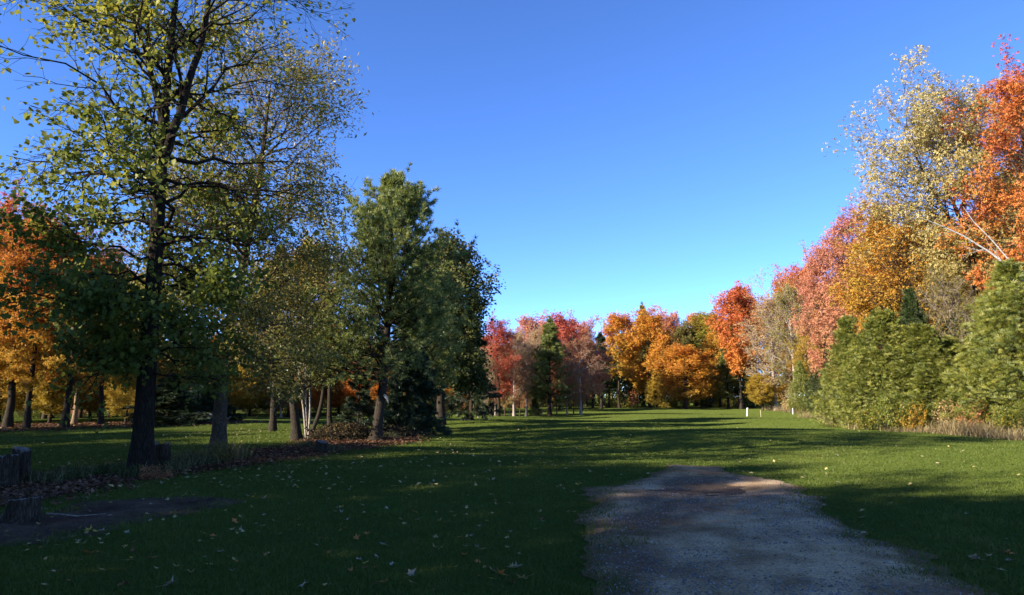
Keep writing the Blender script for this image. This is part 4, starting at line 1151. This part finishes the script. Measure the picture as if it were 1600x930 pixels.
# a loose stick leaning on the brush and a long thin stick on the bare soil
def stick(name, label, pts, r, mat):
    P = np.array(pts, float)[None]
    V, Q = tubes(P, np.linspace(r, r * 0.4, P.shape[1])[None], 6)
    o = P[0, 0].copy()
    return tag(link(name, make_mesh(name, [(V - o, Q, None)], True), mat, None, o), label, 'stick')


xa, ya = px_ground(73, 806); xb, yb = px_ground(120, 810); xc, yc = px_ground(165, 806)
stick('fallen_stick', 'long thin pale stick lying across the bare soil', [(xa, ya, .03), ((xa + xb) / 2, (ya + yb) / 2, .035), (xb, yb, .03), (xc, yc, .025)], 0.012, BARK['pale'])
xa, ya = px_ground(466, 704)
stick('fallen_stick', 'dark stick slanting from the grass up onto the brush pile', [(xa, ya, float(ground_h(xa, ya)) + .01), (xa + .35, ya + .1, .25 + float(ground_h(xa, ya))), (xa + .75, ya + .2, .55 + float(ground_h(xa, ya)))], 0.016, BARK['dark'])

M_WHITE = plain_mat('white_paint', (0.78, 0.77, 0.74), 0.5, 0.06)
M_STAKE = plain_mat('pale_wood_stake', (0.45, 0.38, 0.25), 0.8, 0.2)
def stake(label, px, py, h, r, lean, mat, cap=True):
    x, y = px_ground(px, py); z = float(ground_h(x, y))
    root = empty('marker_post', (x, y, z)); tag(root, label, 'post')
    V, Q = tubes(np.array([[[0, 0, -.1], [lean * h * .5, 0, h * .5], [lean * h, 0, h]]]), np.full((1, 3), r), 10)
    link('post', make_mesh('post', [(V, Q, None)], True), mat, root)
    V, Q = tubes(np.array([[[lean * h, 0, h - .03], [lean * h, 0, h + .02], [lean * h, 0, h + .035]]]), np.array([[r * 1.25, r * 1.25, r * .2]]), 10)
    link('cap', make_mesh('cap', [(V, Q, None)]), mat, root)
stake('white marker post leaning slightly at the far edge of the lawn', 1167, 650, 0.66, 0.055, 0.12, M_WHITE)
stake('thin tan stake right of the white marker post', 1189, 650, 0.50, 0.022, -0.05, M_STAKE)
stake('short white stake before the scrub at the foot of the right wood', 1239, 648, 0.5, 0.03, 0.0, M_WHITE)

# ------------------------------------------------------------------ grass, weeds, litter, gravel
def bed_fac(x, y):
    return bed_sd(x, y)

def shaded_points(n, y0, y1, p, half, seed):
    rng = np.random.default_rng(seed)
    u = rng.uniform(0, 1, n); q = 1 - p
    y = (y0 ** q + u * (y1 ** q - y0 ** q)) ** (1 / q)
    x = rng.uniform(-1, 1, n) * (half * y + 1.6)
    return rng, x, y

rng, gx_, gy_ = shaded_points(480000, 4.6, 95.0, 1.02, 0.76, 301)
ts = track_sd(gx_, gy_); ss = soil_sd(gx_, gy_); bs = bed_sd(gx_, gy_)
keep = (ts > -0.62 * rng.uniform(0, 1, len(ts)) ** 2.0 * (0.12 + 1.7 * vnoise(gx_, gy_, 2.2, 63))) & (ss > -0.7 * rng.uniform(0, 1, len(ss)) ** 2.2) & ((bs > 0.1 * rng.normal(size=len(bs))) | (rng.uniform(0, 1, len(bs)) < 0.22))
gx_, gy_ = gx_[keep], gy_[keep]; n = len(gx_)
patch = fbm(gx_, gy_, 0.45, 61); fine = vnoise(gx_, gy_, 3.0, 62)
hgt = (0.030 + 0.035 * rng.uniform(0, 1, n)) * (0.65 + 0.6 * fine) * np.clip(0.95 - gy_ / 160, 0.6, 1.5)
wid = np.clip(0.0042 * (gy_ / 5.0) ** 0.75, 0.0035, 0.03) * rng.uniform(0.7, 1.3, n)
ang = rng.uniform(0, math.pi, n)
tsk = ts[keep]
ssk = ss[keep]
lift = np.where(ssk < 0, 0.012, 0.0) + np.where(tsk < 0, 0.010 + np.maximum(track_relief(gx_, gy_, tsk), 0), 0.0)
base = np.stack([gx_, gy_, ground_h(gx_, gy_) - 0.004 + lift], 1)
side = np.stack([np.cos(ang), np.sin(ang), np.zeros(n)], 1) * wid[:, None]
lean = rng.normal(0, 0.55, (n, 3)) * hgt[:, None]; lean[:, 2] = hgt
V = np.stack([base + side, base - side, base + lean], 1).reshape(-1, 3)
big = fbm(gx_, gy_, 0.16, 64)
val = 0.5 * patch + 0.35 * (big - 0.5) + 0.25 * fine + 0.36 * rng.uniform(0, 1, n)
tag(link('grass', make_mesh('grass', [(V, np.arange(3 * n).reshape(-1, 3), val)]), M_GRASS), 'short mown green grass of the lawn', 'grass', kind='stuff')

# dry tall grass along the foot of the right wood, weeds along the left bed
def tall_grass(name, label, mat, pts, hmin, hmax, blades, spread, seed, w=0.008):
    rng = np.random.default_rng(seed)
    pts = np.array(pts); k = rng.integers(0, len(pts), blades)
    xy = pts[k, :2] + rng.normal(0, spread, (blades, 2)); hs = rng.uniform(hmin, hmax, blades) * pts[k, 2]
    b = np.stack([xy[:, 0], xy[:, 1], ground_h(xy[:, 0], xy[:, 1]) - .01], 1)
    a = rng.uniform(0, 6.28, blades); s_ = np.stack([np.cos(a), np.sin(a), 0 * a], 1) * w * rng.uniform(0.6, 1.4, (blades, 1))
    l = rng.normal(0, 0.22, (blades, 3)) * hs[:, None]; l[:, 2] = hs * 0.6
    l2 = l * 1.6 + rng.normal(0, 0.2, (blades, 3)) * hs[:, None]; l2[:, 2] = hs * rng.uniform(0.75, 1.0, blades)
    V = np.stack([b + s_, b - s_, b + l - s_ * .8, b + l + s_ * .8, b + l2], 1).reshape(-1, 3)
    i = np.arange(blades)[:, None] * 5
    T = np.concatenate([i + [0, 1, 2], i + [0, 2, 3], i + [3, 2, 4]]).reshape(-1, 3)
    v = rng.uniform(0, 1, blades)
    return tag(link(name, make_mesh(name, [(V, T, np.tile(v, 3))]), mat), label, 'grass', kind='stuff')

rg = np.random.default_rng(9)
pts = []
for px, Y, s_ in [(1312, 41, 1.0), (1325, 39, 1.1), (1300, 45, .9), (1340, 36.5, .7), (1470, 32.5, 1.1), (1485, 32.0, 1.3), (1500, 31.5, 1.2), (1530, 30.5, 1.2), (1548, 30, .9), (1565, 29, .8), (1590, 28.5, 1.0), (1610, 28.3, 1.0),
                  (1215, 78, 1.2), (1230, 72, 1.2), (1245, 66, 1.2), (1262, 60, 1.1), (1280, 52, 1.0), (1200, 82, 1.2), (1400, 34, .5), (1440, 33.5, .7)]:
    for _ in range(6): pts.append((px_x(px, Y) + rg.normal(0, .3), Y + rg.normal(0, .3), s_))
tall_grass('dry_grass', 'tall dry tan grass along the foot of the right-hand wood', M_DRY, pts, 0.12, 0.72, 5600, 0.32, 91, 0.009)
pts = []
for px, py, s_ in [(300, 732, .8), (320, 726, .9), (335, 722, 1.1), (345, 722, 1.2), (310, 724, .7), (190, 738, .6), (130, 745, .55), (90, 752, .5), (50, 757, .6), (260, 738, .6), (365, 716, .6), (235, 748, .6), (480, 700, .6), (525, 705, .4), (600, 688, .6)]:
    x, y = px_ground(px, py)
    for _ in range(5): pts.append((x + rg.normal(0, .25), y + rg.normal(0, .15), s_))
M_WEED = leaf_mat('weed_blades', [(0.05, (0.03, 0.045, 0.014)), (0.5, (0.08, 0.085, 0.03)), (0.95, (0.24, 0.19, 0.09))], 0.3)
tall_grass('weeds', 'straggling weeds and uncut grass along the left tree bed', M_WEED, pts, 0.15, 0.6, 4200, 0.16, 92, 0.006)
for k, (px, py, h_, r_, pal, lab) in enumerate([(165, 744, .35, .45, 'green', 'low dark green weeds spreading left of the linden foot'), (300, 722, .55, .22, 'yellowgreen', 'small upright bright green seedling right of the hollow stump'),
                                              (205, 748, .3, .35, 'green', 'dark leafy weeds against the foot of the linden'), (340, 728, .55, .40, 'olive', 'straggling weed tuft at the foot of the grey-trunked tree'),
                                              (110, 752, .28, .4, 'green', 'low weeds between the stumps and the linden'), (240, 752, .32, .3, 'rust', 'brown withered weeds between the linden and the hollow stump')]):
    x, y = px_ground(px, py); ms, h0, r0 = STOCK['shrub%d' % (k % 2)]
    plant('weed', ms, (BARK['dark'], PAL[pal]), (x, y), lab, 'weed', None, k * 1.3, (r_ / r0, r_ / r0, h_ / h0), ('stem', 'foliage'))

# leaf litter in the beds
LOBE = []
for k in range(10):
    a = math.pi / 2 + k * 2 * math.pi / 10
    r_ = (1.0, 0.42, 0.86, 0.40, 0.62, 0.22, 0.62, 0.40, 0.86, 0.42)[k]
    LOBE.append((0.5 * r_ * math.cos(a), 0.5 * r_ * math.sin(a), 0.10 * r_ * (1 if k % 3 else -0.4)))
MAPLE_V = [(0, 0, 0)] + LOBE
MAPLE_F = [(0, k + 1, (k + 1) % 10 + 1) for k in range(10)]
SIMPLE_V = [(0, -0.5, 0.03), (0.34, -0.05, 0.10), (0, 0.55, -0.02), (-0.34, 0.0, 0.08)]


def flat_axes(rng, n, tilt):
    nn = unit(np.array([[0, 0, 1.0]]) + rng.normal(0, tilt, (n, 3)))
    a = rng.normal(size=(n, 3)); y = unit(a - (a * nn).sum(1, keepdims=True) * nn)
    return np.cross(y, nn), y, nn


rng = np.random.default_rng(401)
cand = []
for poly, n in ((BED_L, 28000), (BED_R, 3000), (BED_W, 9000)):
    P = np.array(poly); lo, hi = P.min(0) - .6, P.max(0) + .6
    x = rng.uniform(lo[0], hi[0], n * 4); y = rng.uniform(lo[1], hi[1], n * 4)
    if poly is BED_W: x = rng.uniform(-34, hi[0], n * 4); y = rng.uniform(lo[1], 46, n * 4)
    d = bed_sd(x, y); ok = (d < 0.35 * rng.normal(size=len(d)) ** 1) & (np.abs(x) < 0.8 * y + 2)
    cand.append(np.stack([x[ok], y[ok]], 1)[:n])
C = np.concatenate(cand); n = len(C)
X_, Y_, Z_ = flat_axes(rng, n, 0.35)
pos = np.stack([C[:, 0], C[:, 1], ground_h(C[:, 0], C[:, 1]) + rng.uniform(0.012, 0.05, n)], 1)
sz = np.where(C[:, 1] > 30, 0.13, 0.088) * rng.uniform(0.7, 1.3, n)
tag(link('leaf_litter', make_mesh('leaf_litter', [scatter(SIMPLE_V, KITE_F, pos, X_, Y_, Z_, sz, rng.uniform(0, 0.92, n))]), M_LITTER), 'brown and rusty leaf litter under the trees', 'leaf litter', kind='stuff')

# scattered pale leaves over the lawn beyond the nearest ones
rng, lx, ly = shaded_points(3000, 12.5, 85.0, 1.25, 0.76, 402)
w = np.exp(-((lx + 0.30 * ly + 1.0) / (0.30 * ly + 3)) ** 2)
ok = (rng.uniform(0, 1, len(lx)) < 0.18 + 0.75 * w) & (track_sd(lx, ly) > -0.5)
lx, ly = lx[ok], ly[ok]; n = len(lx)
X_, Y_, Z_ = flat_axes(rng, n, 0.28)
pos = np.stack([lx, ly, ground_h(lx, ly) + rng.uniform(0.035, 0.06, n)], 1)
tag(link('scattered_leaves', make_mesh('scattered_leaves', [scatter(SIMPLE_V, KITE_F, pos, X_, Y_, Z_, rng.uniform(0.05, 0.11, n), rng.uniform(0, 1, n))]), M_PALELEAF),
    'pale fallen leaves strewn thinly over the lawn', 'leaves', kind='stuff')

# the nearest fallen leaves, one by one
M_LEAFC = {'pale': leaf_mat('pale_grey_leaf', [(0.2, (0.30, 0.235, 0.15)), (0.8, (0.42, 0.34, 0.22))], 0.1), 'cream': leaf_mat('cream_leaf', [(0.2, (0.40, 0.29, 0.11)), (0.8, (0.50, 0.38, 0.16))], 0.1),
           'yellow': leaf_mat('yellow_fallen_leaf', [(0.2, (0.50, 0.33, 0.05)), (0.8, (0.58, 0.42, 0.07))], 0.2), 'orange': leaf_mat('orange_fallen_leaf', [(0.2, (0.45, 0.17, 0.04)), (0.8, (0.5, 0.22, 0.06))], 0.15),
           'brown': leaf_mat('brown_fallen_leaf', [(0.2, (0.20, 0.085, 0.04)), (0.8, (0.28, 0.12, 0.05))], 0.1)}
LEAFM = []
for k in range(7):
    r_ = np.random.default_rng(500 + k)
    V = np.array(MAPLE_V); V[:, :2] *= r_.uniform(0.75, 1.15, (len(V), 1)); V[:, 2] += r_.normal(0, 0.05, len(V)); V[:, 2] += r_.uniform(-0.2, 1.0) * V[:, 0] ** 2 + r_.uniform(0.0, 0.9) * V[:, 1] ** 2
    st, sq = tubes(np.array([[[0, -0.1, 0.0], [0.03, -0.45, 0.03], [0.08, -0.75, 0.06]]]), np.array([[.012, .012, .010]]), 3)
    V[:, 2] -= V[:, 2].min(); st[:, 2] += V[0, 2]
    LEAFM.append((make_mesh('leaf_blade', [(V, MAPLE_F, r_.uniform(0, 1, 10))]), make_mesh('leaf_stalk', [(st, sq, r_.uniform(0, 1, len(sq)))])))
rng = np.random.default_rng(77)
def fallen(px, py, col, size, label, group=None):
    x, y = px_ground(px, py)
    on_track = track_sd(np.array([x]), np.array([y]))[0] < 0
    z = float(ground_h(x, y)) + (0.055 if on_track else 0.022)
    k = rng.integers(0, 7)
    o = link('fallen_leaf', LEAFM[k][0], M_LEAFC[col], None, (x, y, z))
    o.rotation_euler = (rng.normal(0, .3), rng.normal(0, .3), rng.uniform(0, 6.28)); o.scale = (size, size, size)
    s_ = link('stalk', LEAFM[k][1], M_LEAFC['brown' if col in ('orange', 'brown') else 'cream'], o)
    tag(o, label, 'leaf', group)

NAMED = [(990, 834, 'orange', .15, 'single orange-brown leaf lying on the left side of the gravel track'), (266, 917, 'pale', .15, 'large pale leaf with a raised stalk at the bottom left'), 
         (780, 901, 'orange', .17, 'large rust-orange leaf near the bottom, left of the track'), (799, 913, 'brown', .13, 'dark brown leaf touching the rust-orange one'), (817, 909, 'cream', .15, 'cream-yellow leaf right of the rust-orange leaf'),
         (140, 868, 'orange', .15, 'tan-orange leaf on the dark grass at lower left'), (140, 831, 'yellow', .14, 'bright yellow upright leaf on the edge of the bare soil'), (149, 834, 'yellow', .12, 'second bright yellow leaf touching the upright one by the soil'),
         (366, 819, 'orange', .13, 'orange upright leaf on sunlit grass left of centre'), (331, 840, 'orange', .11, 'small orange leaf on the lawn below the bare soil'), (572, 837, 'orange', .12, 'right one of two small orange leaves left of centre'),
         (556, 844, 'orange', .12, 'left one of two small orange leaves left of centre'), (648, 803, 'orange', .14, 'orange-brown curled leaf among pale ones in the middle of the lawn'), (572, 883, 'yellow', .11, 'small yellow leaf near the bottom centre-left'),
         (600, 914, 'orange', .12, 'reddish curled leaf near the bottom edge left of centre'), (1525, 879, 'pale', .17, 'wide pale leaf on the dark grass right of the track'), (1573, 868, 'orange', .15, 'reddish-brown leaf near the right edge'),
         (1565, 895, 'cream', .12, 'cream leaf near the bottom right corner'), (1347, 812, 'pale', .12, 'pale leaf on the grass right of the track bend'), (1346, 800, 'cream', .11, 'upright cream leaf above the pale one right of the track'),
         (747, 883, 'orange', .10, 'small upright orange leaf above the large rust-orange one'), (808, 891, 'pale', .14, 'lilac-grey leaf just above the cream-yellow one'), (641, 902, 'pale', .14, 'lilac-grey leaf alone near the bottom centre'),
         (475, 918, 'pale', .15, 'silvery leaf near the bottom, left of centre'), (902, 761, 'yellow', .13, 'yellow upright leaf at the left tip of the gravel track'), (1350, 843, 'pale', .13, 'pale leaf on the right rim of the track'),
         (1258, 793, 'pale', .12, 'grey leaf on the right part of the track'), (1027, 809, 'pale', .10, 'small pale leaf on the middle of the track'), (1060, 761, 'pale', .10, 'small pale leaf beside the pothole'), (1161, 803, 'pale', .09, 'tiny grey leaf right of the middle of the track')]
for t in NAMED: fallen(*t)
cnt = 0
while cnt < 250:
    px = rng.uniform(0, 905); py = 930 - 175 * rng.uniform(0, 1) ** 0.65
    d = 1.0 if px < 420 else 0.75
    if rng.uniform() > d * (0.55 + 0.45 * vnoise(np.array([px]), np.array([py * 3]), 0.012, 5)[0]): continue
    c = rng.choice(['pale', 'cream', 'cream', 'pale', 'yellow', 'brown', 'orange'], p=[.22, .26, .17, .10, .07, .12, .06])
    where = 'left of the track' if px > 450 else 'at the lower left'
    fallen(px, py, c, rng.uniform(0.05, 0.095), '%s fallen leaf among many strewn on the grass %s' % ({'pale': 'pale grey', 'cream': 'cream'}.get(c, c), where), '%s leaves strewn %s' % (c, where)); cnt += 1
for k in range(14):
    fallen(rng.uniform(1240, 1590), rng.uniform(765, 915), rng.choice(['pale', 'cream']), rng.uniform(.06, .09), 'tiny pale leaf on the shaded grass right of the track', 'tiny leaves right of the track')

# gravel
rng = np.random.default_rng(601)
n = 60000
y = 4.6 + 9.5 * rng.uniform(0, 1, n) ** 1.3; x = rng.uniform(-0.5, 7.5, n)
sd = track_sd(x, y)
cx = (0.26 * y - 0.55)
dens = 0.25 + 0.75 * (vnoise(x - .3 * y, y, 0.9, 71) > 0.5) * np.clip(1.6 - np.abs(np.abs(x - 0.29 * y - 0.1) - 0.75) * 1.6, 0, 1)
ok = (sd < -0.08) & (rng.uniform(0, 1, n) < dens)
x, y, sd = x[ok], y[ok], sd[ok]; n = len(x)
z = ground_h(x, y) + 0.012 + np.maximum(track_relief(x, y, sd), 0)
OV = [(1, 0, 0), (-.5, .8, 0), (-.5, -.8, 0), (0.1, .1, .8)]
OF = [(0, 1, 3), (1, 2, 3), (2, 0, 3)]
X_, Y_, Z_ = flat_axes(rng, n, 0.25)
tag(link('gravel', make_mesh('gravel', [scatter(OV, OF, np.stack([x, y, z], 1), X_, Y_, Z_, np.clip(rng.lognormal(-4.75, 0.35, n), 0.004, 0.022), rng.uniform(0, 1, n) ** 1.6)]), M_STONE), 'loose grey gravel on the track', 'gravel', kind='stuff')
print('triangles', sum(sum(len(p.vertices) - 2 for p in m.polygons) if len(m.polygons) < 2000 else len(m.polygons) * 1.3 for m in bpy.data.meshes), 'objects', len(bpy.data.objects))
